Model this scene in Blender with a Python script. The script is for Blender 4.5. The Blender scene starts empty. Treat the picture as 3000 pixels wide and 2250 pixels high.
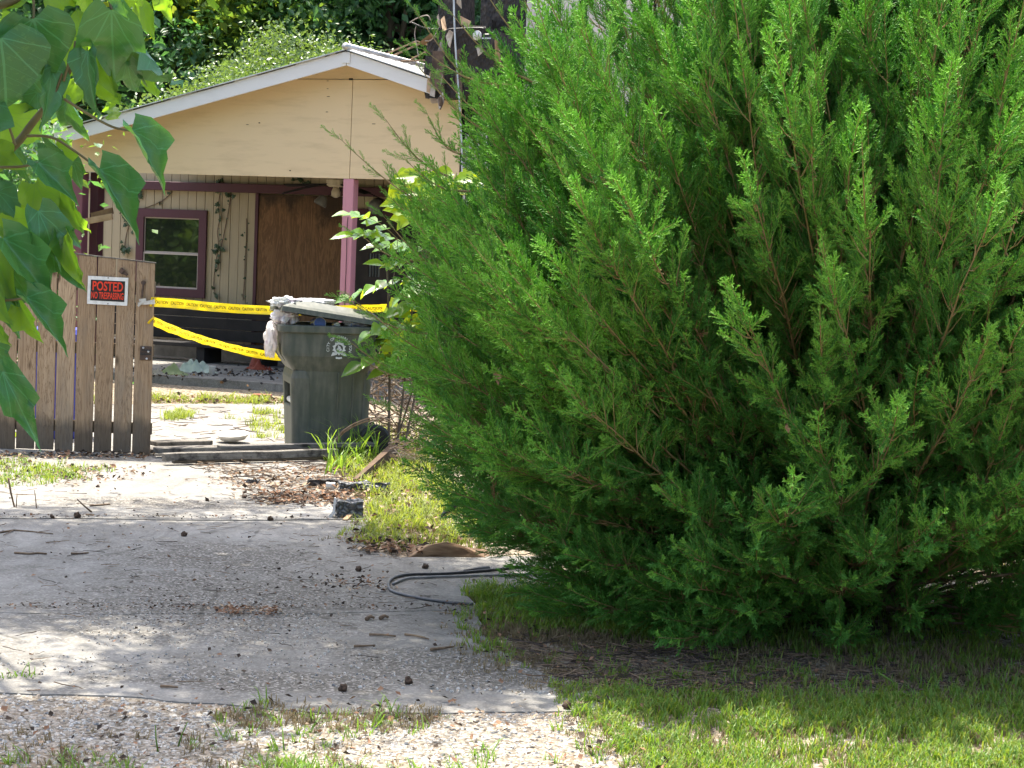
import bpy, bmesh, math, random
import numpy as np
from mathutils import Vector, Matrix, Euler, Quaternion, noise as mnoise

rnd = random.Random(7)
R = math.radians
SC = bpy.context.scene
COL = SC.collection

# ------------------------------------------------------------------ camera
CAM_H = 1.73
FPX = 5600.0                      # focal length in pixels of a 3000 px wide picture
cam_d = bpy.data.cameras.new('camera')
cam_d.lens = 36.0 * FPX / 3000.0
cam_d.clip_end = 500
cam_d.clip_start = 0.1
cam = bpy.data.objects.new('camera', cam_d)
COL.objects.link(cam)
CAM_ROT = (Matrix.Rotation(R(90) - math.atan(395 / FPX), 4, 'X') @ Matrix.Rotation(R(2.3), 4, 'Z')).to_3x3()
cam.matrix_world = Matrix.Translation((0, 0, CAM_H)) @ CAM_ROT.to_4x4()
SC.camera = cam

# ------------------------------------------------------------------ sky, sun, exposure
SUN_EL, SUN_AZ = R(71), R(-30)    # the sun stands behind the house, a little to the left
SUN_DIR = Vector((math.sin(SUN_AZ) * math.cos(SUN_EL), math.cos(SUN_AZ) * math.cos(SUN_EL), math.sin(SUN_EL)))
world = bpy.data.worlds.new('World')
SC.world = world
world.use_nodes = True
wn = world.node_tree
wn.nodes.clear()
w_out = wn.nodes.new('ShaderNodeOutputWorld')
w_bg = wn.nodes.new('ShaderNodeBackground')
w_sky = wn.nodes.new('ShaderNodeTexSky')
w_sky.sky_type = 'NISHITA'
w_sky.sun_disc = False
w_sky.sun_elevation = SUN_EL
w_sky.sun_rotation = SUN_AZ
w_sky.air_density = 1.0
w_sky.dust_density = 4.0
w_sky.ozone_density = 0.4
w_bg.inputs['Strength'].default_value = 0.15
wn.links.new(w_sky.outputs[0], w_bg.inputs['Color'])
wn.links.new(w_bg.outputs[0], w_out.inputs['Surface'])
sun_d = bpy.data.lights.new('sun', 'SUN')
sun_d.energy = 3.9
sun_d.angle = R(0.55)
sun_d.color = (1.0, 0.93, 0.81)
sun = bpy.data.objects.new('sun', sun_d)
sun.rotation_euler = SUN_DIR.to_track_quat('Z', 'Y').to_euler()
sun.location = (-20, 40, 60)
COL.objects.link(sun)
SC.view_settings.view_transform = 'Standard'
SC.view_settings.look = 'None'
SC.view_settings.gamma = 1.0
SC.view_settings.use_curve_mapping = False
SC.view_settings.exposure = 1.8
SC.render.engine = 'CYCLES'
SC.cycles.max_bounces = 8
SC.cycles.diffuse_bounces = 4
SC.cycles.transmission_bounces = 6
SC.cycles.transparent_max_bounces = 8

# ------------------------------------------------------------------ survey helpers (where things stand, taken from the photograph)
def ray(px, py):
    return CAM_ROT @ Vector(((px - 1500) / FPX, -(py - 1125) / FPX, -1.0))
C0 = Vector((0, 0, CAM_H))
def G(px, py, z=0.0):
    d = ray(px, py)
    return C0 + d * ((z - CAM_H) / d.z)
def P(px, py, y):
    d = ray(px, py)
    return C0 + d * (y / d.y)

def to_px(p):
    q = CAM_ROT.transposed() @ (Vector(p) - C0)
    return 1500 - FPX * q.x / q.z, 1125 + FPX * q.y / q.z

# ------------------------------------------------------------------ object helpers
def tag(o, label=None, cat=None, group=None, kind=None):
    if label: o['label'] = label
    if cat: o['category'] = cat
    if group: o['group'] = group
    if kind: o['kind'] = kind
    return o
def empty(name, loc=(0, 0, 0), rz=0.0):
    o = bpy.data.objects.new(name, None)
    o.location = loc
    o.rotation_euler = (0, 0, rz)
    o.empty_display_size = 0.1
    COL.objects.link(o)
    return o
def put(name, me, parent=None, loc=(0, 0, 0), rot=(0, 0, 0), sc=(1, 1, 1)):
    o = bpy.data.objects.new(name, me)
    o.location = loc
    o.rotation_euler = rot
    o.scale = sc
    COL.objects.link(o)
    if parent: o.parent = parent
    return o

class MB:
    """collects polygons for one mesh"""
    def __init__(s):
        s.v, s.f, s.m, s.uv = [], [], [], {}
    def add(s, vs, fs, mi=0, mat=None):
        b = len(s.v)
        if mat is not None: vs = [mat @ Vector(q) for q in vs]
        s.v += [tuple(q) for q in vs]
        s.f += [tuple(b + i for i in f) for f in fs]
        s.m += [mi] * len(fs)
        return b
    def box(s, x0, x1, y0, y1, z0, z1, mi=0, mat=None):
        vs = [(x, y, z) for z in (z0, z1) for y in (y0, y1) for x in (x0, x1)]
        s.add(vs, [(0, 2, 3, 1), (4, 5, 7, 6), (0, 1, 5, 4), (2, 6, 7, 3), (0, 4, 6, 2), (1, 3, 7, 5)], mi, mat)
    def bar(s, a, b, w, h, mi=0, up=(0, 0, 1), taper=1.0):
        a, b = Vector(a), Vector(b)
        d = (b - a).normalized()
        u = Vector(up)
        if abs(d.dot(u)) > .98: u = Vector((1, 0, 0))
        r = d.cross(u).normalized(); u = r.cross(d)
        vs = []
        for p, k in ((a, 1), (b, taper)):
            for sx, sy in ((-1, -1), (1, -1), (1, 1), (-1, 1)):
                vs.append(p + r * sx * w / 2 * k + u * sy * h / 2 * k)
        s.add(vs, [(3, 2, 1, 0), (4, 5, 6, 7), (0, 1, 5, 4), (1, 2, 6, 5), (2, 3, 7, 6), (3, 0, 4, 7)], mi)
    def tube(s, pts, rad, n=6, mi=0, caps=True):
        pts = [Vector(p) for p in pts]
        if not hasattr(rad, '__len__'): rad = [rad] * len(pts)
        rings = []
        ref = Vector((0, 0, 1))
        t0 = (pts[1] - pts[0]).normalized()
        if abs(t0.dot(ref)) > .95: ref = Vector((1, 0, 0))
        r = t0.cross(ref).normalized()
        vs = []
        for i, p in enumerate(pts):
            t = (pts[min(i + 1, len(pts) - 1)] - pts[max(i - 1, 0)])
            if t.length < 1e-9: t = t0
            t = t.normalized()
            r = (r - t * r.dot(t))
            if r.length < 1e-6: r = t.orthogonal()
            r.normalize()
            u = t.cross(r)
            for k in range(n):
                a = 2 * math.pi * k / n
                vs.append(p + (r * math.cos(a) + u * math.sin(a)) * rad[i])
        fs = []
        for i in range(len(pts) - 1):
            for k in range(n):
                k2 = (k + 1) % n
                fs.append((i * n + k, i * n + k2, (i + 1) * n + k2, (i + 1) * n + k))
        if caps:
            fs.append(tuple(range(n - 1, -1, -1)))
            fs.append(tuple((len(pts) - 1) * n + k for k in range(n)))
        s.add(vs, fs, mi)
    def prism(s, poly, y0, y1, mi=0):
        """polygon in x,z pulled along y (y0 is the near face)"""
        n = len(poly)
        vs = [(x, y0, z) for x, z in poly] + [(x, y1, z) for x, z in poly]
        fs = [tuple(range(n)), tuple(range(2 * n - 1, n - 1, -1))]
        fs += [(i, i + n, (i + 1) % n + n, (i + 1) % n) for i in range(n)]
        s.add(vs, fs, mi)
    def lathe(s, prof, n=16, mi=0, mat=None):
        vs = [(r * math.cos(2 * math.pi * k / n), r * math.sin(2 * math.pi * k / n), z) for r, z in prof for k in range(n)]
        fs = [(i * n + k, i * n + (k + 1) % n, (i + 1) * n + (k + 1) % n, (i + 1) * n + k) for i in range(len(prof) - 1) for k in range(n)]
        s.add(vs, fs, mi, mat)
    def mesh(s, name, mats, smooth=False, recalc=False):
        me = bpy.data.meshes.new(name)
        me.from_pydata(s.v, [], s.f)
        for m in (mats if isinstance(mats, (list, tuple)) else [mats]): me.materials.append(m)
        if any(s.m): me.polygons.foreach_set('material_index', s.m)
        if smooth: me.polygons.foreach_set('use_smooth', [True] * len(s.f))
        if recalc:
            bm = bmesh.new(); bm.from_mesh(me)
            bmesh.ops.recalc_face_normals(bm, faces=bm.faces)
            bm.to_mesh(me); bm.free()
        me.update()
        return me
    def build(s, name, mats, parent=None, loc=(0, 0, 0), rot=(0, 0, 0), smooth=False, recalc=False, bevel=0.0):
        o = put(name, s.mesh(name, mats, smooth, recalc), parent, loc, rot)
        if bevel:
            b = o.modifiers.new('edge', 'BEVEL'); b.width = bevel; b.segments = 1; b.limit_method = 'ANGLE'
        return o
def copy_tree(o, parent=None):
    c = o.copy(); COL.objects.link(c)
    if parent: c.parent = parent
    for ch in list(o.children): copy_tree(ch, c)
    return c

# ------------------------------------------------------------------ materials
def lin(r, g, b):
    f = lambda c: ((c / 255) / 12.92 if c <= 10 else (((c / 255) + .055) / 1.055) ** 2.4)
    return (f(r), f(g), f(b))
class NT:
    def __init__(s, name):
        s.m = bpy.data.materials.new(name); s.m.use_nodes = True
        s.t = s.m.node_tree; s.t.nodes.clear()
        s.out = s.n('ShaderNodeOutputMaterial')
    def n(s, kind, **kw):
        nd = s.t.nodes.new(kind)
        for k, v in kw.items(): setattr(nd, k, v)
        return nd
    def l(s, a, b): s.t.links.new(a, b)
    def setv(s, nd, **kw):
        for k, v in kw.items():
            nd.inputs[k.replace('_', ' ')].default_value = v
        return nd
    def coords(s, kind='Object', scale=(1, 1, 1), jitter=False):
        tc = s.n('ShaderNodeTexCoord'); mp = s.n('ShaderNodeMapping')
        mp.inputs['Scale'].default_value = scale
        s.l(tc.outputs[kind], mp.inputs['Vector'])
        if jitter:
            oi = s.n('ShaderNodeObjectInfo'); mu = s.n('ShaderNodeVectorMath', operation='SCALE')
            mu.inputs[0].default_value = (37.1, 23.7, 51.3)
            s.l(oi.outputs['Random'], mu.inputs['Scale']); s.l(mu.outputs[0], mp.inputs['Location'])
        return mp.outputs[0]
    def noise(s, vec, scale, detail=4, rough=.55, dist=0):
        nd = s.n('ShaderNodeTexNoise'); s.l(vec, nd.inputs['Vector'])
        nd.inputs['Scale'].default_value = scale; nd.inputs['Detail'].default_value = detail
        nd.inputs['Roughness'].default_value = rough; nd.inputs['Distortion'].default_value = dist
        return nd.outputs['Fac']
    def ramp(s, fac, stops):
        nd = s.n('ShaderNodeValToRGB'); s.l(fac, nd.inputs[0])
        els = nd.color_ramp.elements
        while len(els) < len(stops): els.new(.5)
        for e, (p, c) in zip(els, stops):
            e.position = p; e.color = (*c, 1) if hasattr(c, '__len__') else (c, c, c, 1)
        return nd.outputs[0]
    def mix(s, fac, a, b, blend='MIX'):
        nd = s.n('ShaderNodeMix', data_type='RGBA', blend_type=blend)
        if hasattr(fac, 'is_linked') or hasattr(fac, 'node'): s.l(fac, nd.inputs[0])
        else: nd.inputs[0].default_value = fac
        for q, i in ((a, 6), (b, 7)):
            if hasattr(q, 'node'): s.l(q, nd.inputs[i])
            else: nd.inputs[i].default_value = (*q, 1) if hasattr(q, '__len__') else (q, q, q, 1)
        return nd.outputs[2]
    def math(s, op, a, b=0.0, clamp=False):
        nd = s.n('ShaderNodeMath', operation=op, use_clamp=clamp)
        for q, i in ((a, 0), (b, 1)):
            if hasattr(q, 'node'): s.l(q, nd.inputs[i])
            else: nd.inputs[i].default_value = q
        return nd.outputs[0]
    def bump(s, h, strength=.3, dist=.01):
        nd = s.n('ShaderNodeBump'); nd.inputs['Strength'].default_value = strength; nd.inputs['Distance'].default_value = dist
        s.l(h, nd.inputs['Height']); return nd.outputs[0]
    def princ(s, col, rough=.8, spec=.3, normal=None, metal=0.0, trans=0.0, tcol=None, alpha=None):
        p = s.n('ShaderNodeBsdfPrincipled')
        if hasattr(col, 'node'): s.l(col, p.inputs['Base Color'])
        else: p.inputs['Base Color'].default_value = (*col, 1)
        if hasattr(rough, 'node'): s.l(rough, p.inputs['Roughness'])
        else: p.inputs['Roughness'].default_value = rough
        p.inputs['Specular IOR Level'].default_value = spec
        p.inputs['Metallic'].default_value = metal
        if normal is not None: s.l(normal, p.inputs['Normal'])
        sh = p.outputs[0]
        if trans:
            t = s.n('ShaderNodeBsdfTranslucent'); mx = s.n('ShaderNodeMixShader')
            c = tcol if tcol is not None else col
            if hasattr(c, 'node'): s.l(c, t.inputs['Color'])
            else: t.inputs['Color'].default_value = (*c, 1)
            mx.inputs[0].default_value = trans
            s.l(sh, mx.inputs[1]); s.l(t.outputs[0], mx.inputs[2]); sh = mx.outputs[0]
        s.l(sh, s.out.inputs['Surface'])
        return s.m
def M(name, c1, c2=None, scale=6, rough=.8, bump=0.0, bscale=60, spec=.3, trans=0, tcol=None, stretch=(1, 1, 1), jitter=False, metal=0, lo=.35, hi=.65):
    t = NT(name)
    if c2 is None and not bump: return t.princ(c1, rough, spec, None, metal, trans, tcol)
    v = t.coords('Object', stretch, jitter)
    col = c1 if c2 is None else t.ramp(t.noise(v, scale, 6), [(lo, c1), (hi, c2)])
    nrm = t.bump(t.noise(v, bscale, 5), bump) if bump else None
    return t.princ(col, rough, spec, nrm, metal, trans, tcol)
def leaf_mat(name, c1, c2, tcol, trans=.45, rough=.5, spec=.4):
    """leaf colour varies from leaf to leaf"""
    t = NT(name)
    oi = t.n('ShaderNodeObjectInfo')
    g = t.n('ShaderNodeNewGeometry')
    ra = t.math('FRACT', t.math('ADD', oi.outputs['Random'], g.outputs['Random Per Island']))
    col = t.mix(ra, c1, c2)
    tc = t.mix(ra, tcol, tuple(q * .75 for q in tcol))
    return t.princ(col, rough, spec, None, 0, trans, tc)

# ------------------------------------------------------------------ scattering of uncountable stuff: one object, instanced by its own node group
def scatter_group(ntemp):
    ng = bpy.data.node_groups.new('scatter', 'GeometryNodeTree')
    ng.interface.new_socket('Geometry', in_out='INPUT', socket_type='NodeSocketGeometry')
    ng.interface.new_socket('Geometry', in_out='OUTPUT', socket_type='NodeSocketGeometry')
    N, L = ng.nodes.new, ng.links.new
    gi, go = N('NodeGroupInput'), N('NodeGroupOutput')
    def attr(name, typ):
        a = N('GeometryNodeInputNamedAttribute'); a.data_type = typ; a.inputs['Name'].default_value = name
        return a.outputs['Attribute']
    tid = attr('tid', 'INT')
    def sep(k):
        c = N('FunctionNodeCompare'); c.data_type = 'INT'; c.operation = 'EQUAL'
        ins = [i for i in c.inputs if i.type == 'INT']
        L(tid, ins[0]); ins[1].default_value = k
        sp = N('GeometryNodeSeparateGeometry'); sp.domain = 'POINT'
        L(gi.outputs[0], sp.inputs[0]); L(c.outputs[0], sp.inputs['Selection'])
        return sp.outputs[0]
    g2i = N('GeometryNodeGeometryToInstance')
    for k in range(ntemp - 1, -1, -1): L(sep(k), g2i.inputs[0])
    iop = N('GeometryNodeInstanceOnPoints')
    L(sep(-1), iop.inputs['Points']); L(g2i.outputs[0], iop.inputs['Instance'])
    iop.inputs['Pick Instance'].default_value = True
    L(attr('pick', 'INT'), iop.inputs['Instance Index'])
    e2r = N('FunctionNodeEulerToRotation'); L(attr('rot', 'FLOAT_VECTOR'), e2r.inputs[0]); L(e2r.outputs[0], iop.inputs['Rotation'])
    cx = N('ShaderNodeCombineXYZ')
    s_ = attr('scl', 'FLOAT')
    for i in range(3): L(s_, cx.inputs[i])
    L(cx.outputs[0], iop.inputs['Scale'])
    L(iop.outputs[0], go.inputs[0])
    return ng
_SG = {}
def scatter(name, temps, mats, pts, rots, scls, parent=None, picks=None, smooth=False):
    """temps: list of MB; pts, rots (euler), scls: one per copy"""
    v, f, m, tid = [], [], [], []
    for k, t in enumerate(temps):
        b = len(v); v += t.v; f += [tuple(b + i for i in q) for q in t.f]; m += t.m; tid += [k] * len(t.v)
    n0, n = len(v), len(pts)
    me = bpy.data.meshes.new(name)
    me.from_pydata(v + [tuple(p) for p in pts], [], f)
    for q in mats: me.materials.append(q)
    me.polygons.foreach_set('material_index', m)
    if smooth: me.polygons.foreach_set('use_smooth', [True] * len(f))
    a = me.attributes.new('tid', 'INT', 'POINT'); a.data.foreach_set('value', tid + [-1] * n)
    if picks is None: picks = [rnd.randrange(len(temps)) for _ in range(n)]
    a = me.attributes.new('pick', 'INT', 'POINT'); a.data.foreach_set('value', [0] * n0 + list(picks))
    a = me.attributes.new('scl', 'FLOAT', 'POINT'); a.data.foreach_set('value', [1.0] * n0 + list(scls))
    a = me.attributes.new('rot', 'FLOAT_VECTOR', 'POINT')
    flat = np.zeros((n0 + n, 3), dtype=np.float32); flat[n0:] = np.array([tuple(r) for r in rots], dtype=np.float32).reshape(-1, 3)
    a.data.foreach_set('vector', flat.ravel())
    me.update()
    o = put(name, me, parent)
    if len(temps) not in _SG: _SG[len(temps)] = scatter_group(len(temps))
    md = o.modifiers.new('scatter', 'NODES'); md.node_group = _SG[len(temps)]
    o['kind'] = 'stuff'
    return o
def rot_to(d, roll=None):
    q = Vector(d).to_track_quat('Z', 'Y')
    q = q @ Quaternion((0, 0, 1), rnd.uniform(0, 6.283) if roll is None else roll)
    return q.to_euler()
def in_poly(x, y, poly):
    c = False
    n = len(poly)
    for i in range(n):
        x1, y1 = poly[i]; x2, y2 = poly[(i + 1) % n]
        if (y1 > y) != (y2 > y) and x < (x2 - x1) * (y - y1) / (y2 - y1) + x1: c = not c
    return c
def gpoly(px): return [(G(*q).x, G(*q).y) for q in px]
def fill(poly, n, fray=0.0):
    xs = [p[0] for p in poly]; ys = [p[1] for p in poly]
    out = []
    k = 0
    while len(out) < n and k < n * 60:
        k += 1
        x, y = rnd.uniform(min(xs), max(xs)), rnd.uniform(min(ys), max(ys))
        if in_poly(x + rnd.gauss(0, fray), y + rnd.gauss(0, fray), poly): out.append((x, y))
    return out
_TXT = {}
def text_mb(body, size, mi=0, squeeze=1.0):
    """flat letters in x,z, standing at y = 0, facing -y"""
    cu = bpy.data.curves.new('letters', 'FONT'); cu.body = body; cu.size = size; cu.resolution_u = 3
    cu.align_x = 'CENTER'; cu.align_y = 'CENTER'; cu.offset = size * .022
    ob = bpy.data.objects.new('letters', cu); COL.objects.link(ob)
    dg = bpy.context.evaluated_depsgraph_get()
    me = ob.evaluated_get(dg).to_mesh()
    vs = [(p.co.x * squeeze, 0, p.co.y) for p in me.vertices]; fs = [tuple(p.vertices) for p in me.polygons]
    ob.evaluated_get(dg).to_mesh_clear()
    bpy.data.objects.remove(ob); bpy.data.curves.remove(cu)
    mb = MB(); mb.add(vs, fs, mi); return mb

# ================================================================== MATERIALS
def concrete_mat():
    t = NT('concrete')
    v = t.coords('Object')
    n1 = t.noise(v, 1.1, 6, .65, .6)
    vs = t.coords('Object', (1, .45, 1))
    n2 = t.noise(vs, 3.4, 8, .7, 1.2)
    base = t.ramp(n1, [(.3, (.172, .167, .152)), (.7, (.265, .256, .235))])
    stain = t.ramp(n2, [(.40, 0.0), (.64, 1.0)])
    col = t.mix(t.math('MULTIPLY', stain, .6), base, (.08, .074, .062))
    # two broad worn patches where the surface has gone and the dark aggregate shows
    worn = None
    geo = t.n('ShaderNodeNewGeometry')
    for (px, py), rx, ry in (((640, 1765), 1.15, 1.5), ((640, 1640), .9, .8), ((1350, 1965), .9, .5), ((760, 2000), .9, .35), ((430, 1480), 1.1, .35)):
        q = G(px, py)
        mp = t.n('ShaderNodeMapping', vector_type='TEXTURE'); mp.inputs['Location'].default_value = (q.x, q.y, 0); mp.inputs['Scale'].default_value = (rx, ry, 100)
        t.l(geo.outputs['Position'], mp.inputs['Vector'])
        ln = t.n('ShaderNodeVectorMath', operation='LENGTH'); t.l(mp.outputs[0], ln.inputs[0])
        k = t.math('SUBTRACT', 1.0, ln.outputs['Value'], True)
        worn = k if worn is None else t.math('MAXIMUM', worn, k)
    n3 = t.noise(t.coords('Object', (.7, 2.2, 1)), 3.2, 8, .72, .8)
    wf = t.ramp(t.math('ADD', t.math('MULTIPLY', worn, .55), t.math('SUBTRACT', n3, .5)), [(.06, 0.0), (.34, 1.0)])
    vo = t.n('ShaderNodeTexVoronoi'); t.l(v, vo.inputs['Vector']); vo.inputs['Scale'].default_value = 95
    sepc = t.n('ShaderNodeSeparateColor'); t.l(vo.outputs['Color'], sepc.inputs[0])
    chip = t.ramp(sepc.outputs[0], [(.60, 0.0), (.92, 1.0)])
    dark = t.ramp(sepc.outputs[1], [(.55, 0.0), (.95, 1.0)])
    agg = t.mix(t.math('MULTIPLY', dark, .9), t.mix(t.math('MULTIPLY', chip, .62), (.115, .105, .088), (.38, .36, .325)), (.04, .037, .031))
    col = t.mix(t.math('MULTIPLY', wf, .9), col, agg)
    col = t.mix(t.math('MULTIPLY', chip, .2), col, (.46, .43, .39))
    col = t.mix(t.math('MULTIPLY', dark, .22), col, (.10, .09, .075))
    # hairline cracks
    vc = t.n('ShaderNodeTexVoronoi', feature='DISTANCE_TO_EDGE'); t.l(t.coords('Object', (1, .8, 1)), vc.inputs['Vector']); vc.inputs['Scale'].default_value = .75
    crack = t.ramp(t.math('ADD', vc.outputs['Distance'], t.math('MULTIPLY', t.math('SUBTRACT', t.noise(v, 9, 4), .5), .05)), [(.0, 1.0), (.008, 0.0)])
    col = t.mix(t.math('MULTIPLY', t.math('MULTIPLY', crack, t.ramp(n1, [(.5, 0.0), (.62, 1.0)])), .7), col, (.05, .045, .035))
    bh = t.math('ADD', t.math('MULTIPLY', vo.outputs['Distance'], -.5), t.noise(v, 30, 5))
    return t.princ(col, .9, .2, t.bump(bh, .45, .006))
def dirt_mat():
    t = NT('dirt')
    v = t.coords('Object')
    n1 = t.noise(v, .8, 6, .6)
    n2 = t.noise(v, 14, 8, .7)
    col = t.mix(n2, t.ramp(n1, [(.35, (.10, .078, .05)), (.65, (.20, .16, .11))]), (.26, .21, .15))
    vo = t.n('ShaderNodeTexVoronoi'); t.l(v, vo.inputs['Vector']); vo.inputs['Scale'].default_value = 48
    sepc = t.n('ShaderNodeSeparateColor'); t.l(vo.outputs['Color'], sepc.inputs[0])
    col = t.mix(t.ramp(sepc.outputs[0], [(.5, 0.0), (.85, .8)]), col, (.42, .37, .30))
    col = t.mix(t.ramp(sepc.outputs[1], [(.6, 0.0), (.95, .8)]), col, (.07, .05, .035))
    return t.princ(col, .95, .15, t.bump(t.math('ADD', n2, vo.outputs['Distance']), .7, .012))
def wood_mat(name, c1, c2, cdark, scale=1.0, knots=True, rough=.85, axis=2, damp=False, scorch=False):
    t = NT(name)
    st = [6.5, 6.5, 6.5]; st[axis] = .42
    v = t.coords('Object', tuple(q * scale for q in st), jitter=True)
    g = t.noise(v, 1.6, 5, .6, 2.2)
    rings = t.math('FRACT', t.math('MULTIPLY', g, 11.0))
    line = t.ramp(rings, [(.0, .95), (.16, .30), (.5, 0.0), (.8, .1), (1.0, .55)])
    st2 = [60, 60, 60]; st2[axis] = 1.5
    fine = t.noise(t.coords('Object', tuple(st2), jitter=True), 1.3, 4)
    col = t.ramp(fine, [(.3, c1), (.7, c2)])
    oi = t.n('ShaderNodeObjectInfo')
    col = t.mix(t.math('MULTIPLY', oi.outputs['Random'], .7), col, tuple(.55 * a + .45 * b for a, b in zip(c1, cdark)))
    col = t.mix(t.math('MULTIPLY', line, .95), col, cdark)
    if knots:
        st3 = [5.5, 5.5, 5.5]; st3[axis] = 2.3
        vo = t.n('ShaderNodeTexVoronoi'); t.l(t.coords('Object', tuple(st3), jitter=True), vo.inputs['Vector']); vo.inputs['Scale'].default_value = 1
        kn = t.ramp(vo.outputs['Distance'], [(.06, 1.0), (.13, .0)])
        col = t.mix(t.math('MULTIPLY', kn, .85), col, tuple(q * .5 for q in cdark))
    if scorch:
        col = t.mix(t.ramp(t.noise(t.coords('Object', (1.5, 1.5, 1.5), True), 2.2, 6, .7), [(.48, 0.0), (.6, .9)]), col, (.015, .013, .012))
    if damp:      # the foot of the boards is grey with damp and splashed earth
        sp = t.n('ShaderNodeSeparateXYZ'); t.l(t.coords('Object'), sp.inputs[0])
        nz = t.math('ADD', sp.outputs[2], t.math('MULTIPLY', t.noise(t.coords('Object', (3, 3, 1.5), True), 2, 4), -.35))
        col = t.mix(t.ramp(nz, [(0.0, .75), (.12, 0.0)]), col, (.075, .062, .048))
        gr = t.noise(t.coords('Object', (2, 2, .5), True), 2.2, 6, .7)
        col = t.mix(t.ramp(gr, [(.5, 0.0), (.75, .55)]), col, (.19, .175, .15))
    return t.princ(col, rough, .2, t.bump(t.math('ADD', fine, line), .35, .004))
def plastic_mat():
    t = NT('cart_plastic')
    v = t.coords('Object')
    n = t.noise(v, 3, 6, .65); s = t.noise(t.coords('Object', (1, 1, .15)), 22, 5)
    col = t.mix(t.ramp(t.math('MULTIPLY', n, s), [(.18, 0.0), (.40, .75)]), (.055, .066, .052), (.15, .145, .118))
    return t.princ(col, t.ramp(n, [(.3, .42), (.7, .62)]), .45, t.bump(t.noise(v, 160, 3), .06, .002))
def paint_mat(name, c, dirt=(.16, .13, .10), amt=.35, rough=.6, streak=(6, 6, .8), bump=.12):
    t = NT(name)
    v = t.coords('Object'); n = t.noise(t.coords('Object', streak), 2.0, 7, .65)
    n2 = t.noise(v, 40, 4, .7)
    col = t.mix(t.math('MULTIPLY', t.ramp(n, [(.5, 0.0), (.8, 1.0)]), amt), c, dirt)
    col = t.mix(t.ramp(n2, [(.68, 0.0), (.74, amt)]), col, tuple(q * .6 for q in c))
    return t.princ(col, rough, .3, t.bump(n2, bump, .004))
def plywood_mat():
    t = NT('plywood')
    v = t.coords('Object', (5, 5, .5), True)
    g = t.noise(v, 1.7, 6, .65, 2.4)
    f = t.noise(t.coords('Object', (50, 50, 2.2)), 1.5, 4)
    col = t.ramp(g, [(.30, (.07, .032, .014)), (.46, (.24, .135, .068)), (.55, (.13, .068, .032)), (.72, (.29, .17, .092))])
    col = t.mix(t.math('MULTIPLY', f, .4), col, (.10, .055, .03))
    st = t.noise(t.coords('Object', (1.2, 1.2, .8)), 1.6, 6, .7)
    col = t.mix(t.ramp(st, [(.52, 0.0), (.75, .75)]), col, (.05, .035, .022))
    sp = t.n('ShaderNodeSeparateXYZ'); t.l(t.coords('Object'), sp.inputs[0])
    soot = t.math('ADD', t.math('SUBTRACT', sp.outputs[2], 1.95), t.math('MULTIPLY', t.math('SUBTRACT', st, .5), 1.6))
    col = t.mix(t.ramp(soot, [(.0, 0.0), (.3, .85)]), col, (.03, .022, .016))
    return t.princ(col, .8, .2, t.bump(f, .2, .003))
def char_mat():
    t = NT('char')
    v = t.coords('Object')
    vo = t.n('ShaderNodeTexVoronoi'); t.l(t.coords('Object', (1, 1, .6)), vo.inputs['Vector']); vo.inputs['Scale'].default_value = 28
    col = t.ramp(t.noise(v, 9, 7, .7), [(.35, (.010, .009, .009)), (.6, (.035, .028, .024)), (.78, (.13, .10, .08))])
    return t.princ(col, .7, .35, t.bump(vo.outputs['Distance'], .9, .02))
def leafblade_mat(name, top, top2, tcol, trans=.5):
    """large leaf: palmate veins drawn from the leaf's own surface coordinates"""
    t = NT(name)
    uv = t.n('ShaderNodeUVMap'); uv.uv_map = 'leaf'
    sp = t.n('ShaderNodeSeparateXYZ'); t.l(uv.outputs[0], sp.inputs[0])
    x, y = sp.outputs[0], sp.outputs[1]
    ax = t.math('ABSOLUTE', x)
    th = t.math('ARCTAN2', ax, t.math('ADD', y, .001))
    r = t.math('SQRT', t.math('ADD', t.math('MULTIPLY', x, x), t.math('MULTIPLY', y, y)))
    vein = None
    for ang, w in ((0.0, .014), (.60, .010), (1.25, .008)):
        d = t.math('MULTIPLY', t.math('ABSOLUTE', t.math('SUBTRACT', th, ang)), r)
        q = t.math('LESS_THAN', d, w)
        vein = q if vein is None else t.math('MAXIMUM', vein, q)
    sv = t.math('FRACT', t.math('MULTIPLY', t.math('SUBTRACT', y, t.math('MULTIPLY', ax, .75)), 6.5))
    fine = t.math('MULTIPLY', t.math('LESS_THAN', sv, .055), .5)
    vein = t.math('MAXIMUM', vein, fine)
    oi = t.n('ShaderNodeObjectInfo')
    n = t.noise(t.coords('Object'), 18, 4)
    base = t.mix(t.math('FRACT', t.math('ADD', oi.outputs['Random'], t.math('MULTIPLY', n, .25))), top, top2)
    geo = t.n('ShaderNodeNewGeometry')
    base = t.mix(t.math('MULTIPLY', geo.outputs['Backfacing'], .2), base, tuple(min(1, q * 2.2 + .03) for q in top))
    col = t.mix(t.math('MULTIPLY', vein, .5), base, tuple(min(1, q * 2.6 + .03) for q in top))
    tc = t.mix(t.math('MULTIPLY', vein, .5), tcol, tuple(q * .55 for q in tcol))
    bmp = t.bump(t.math('ADD', vein, t.math('MULTIPLY', n, .6)), .35, .004)
    return t.princ(col, .38, .5, bmp, 0, trans, tc)

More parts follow.
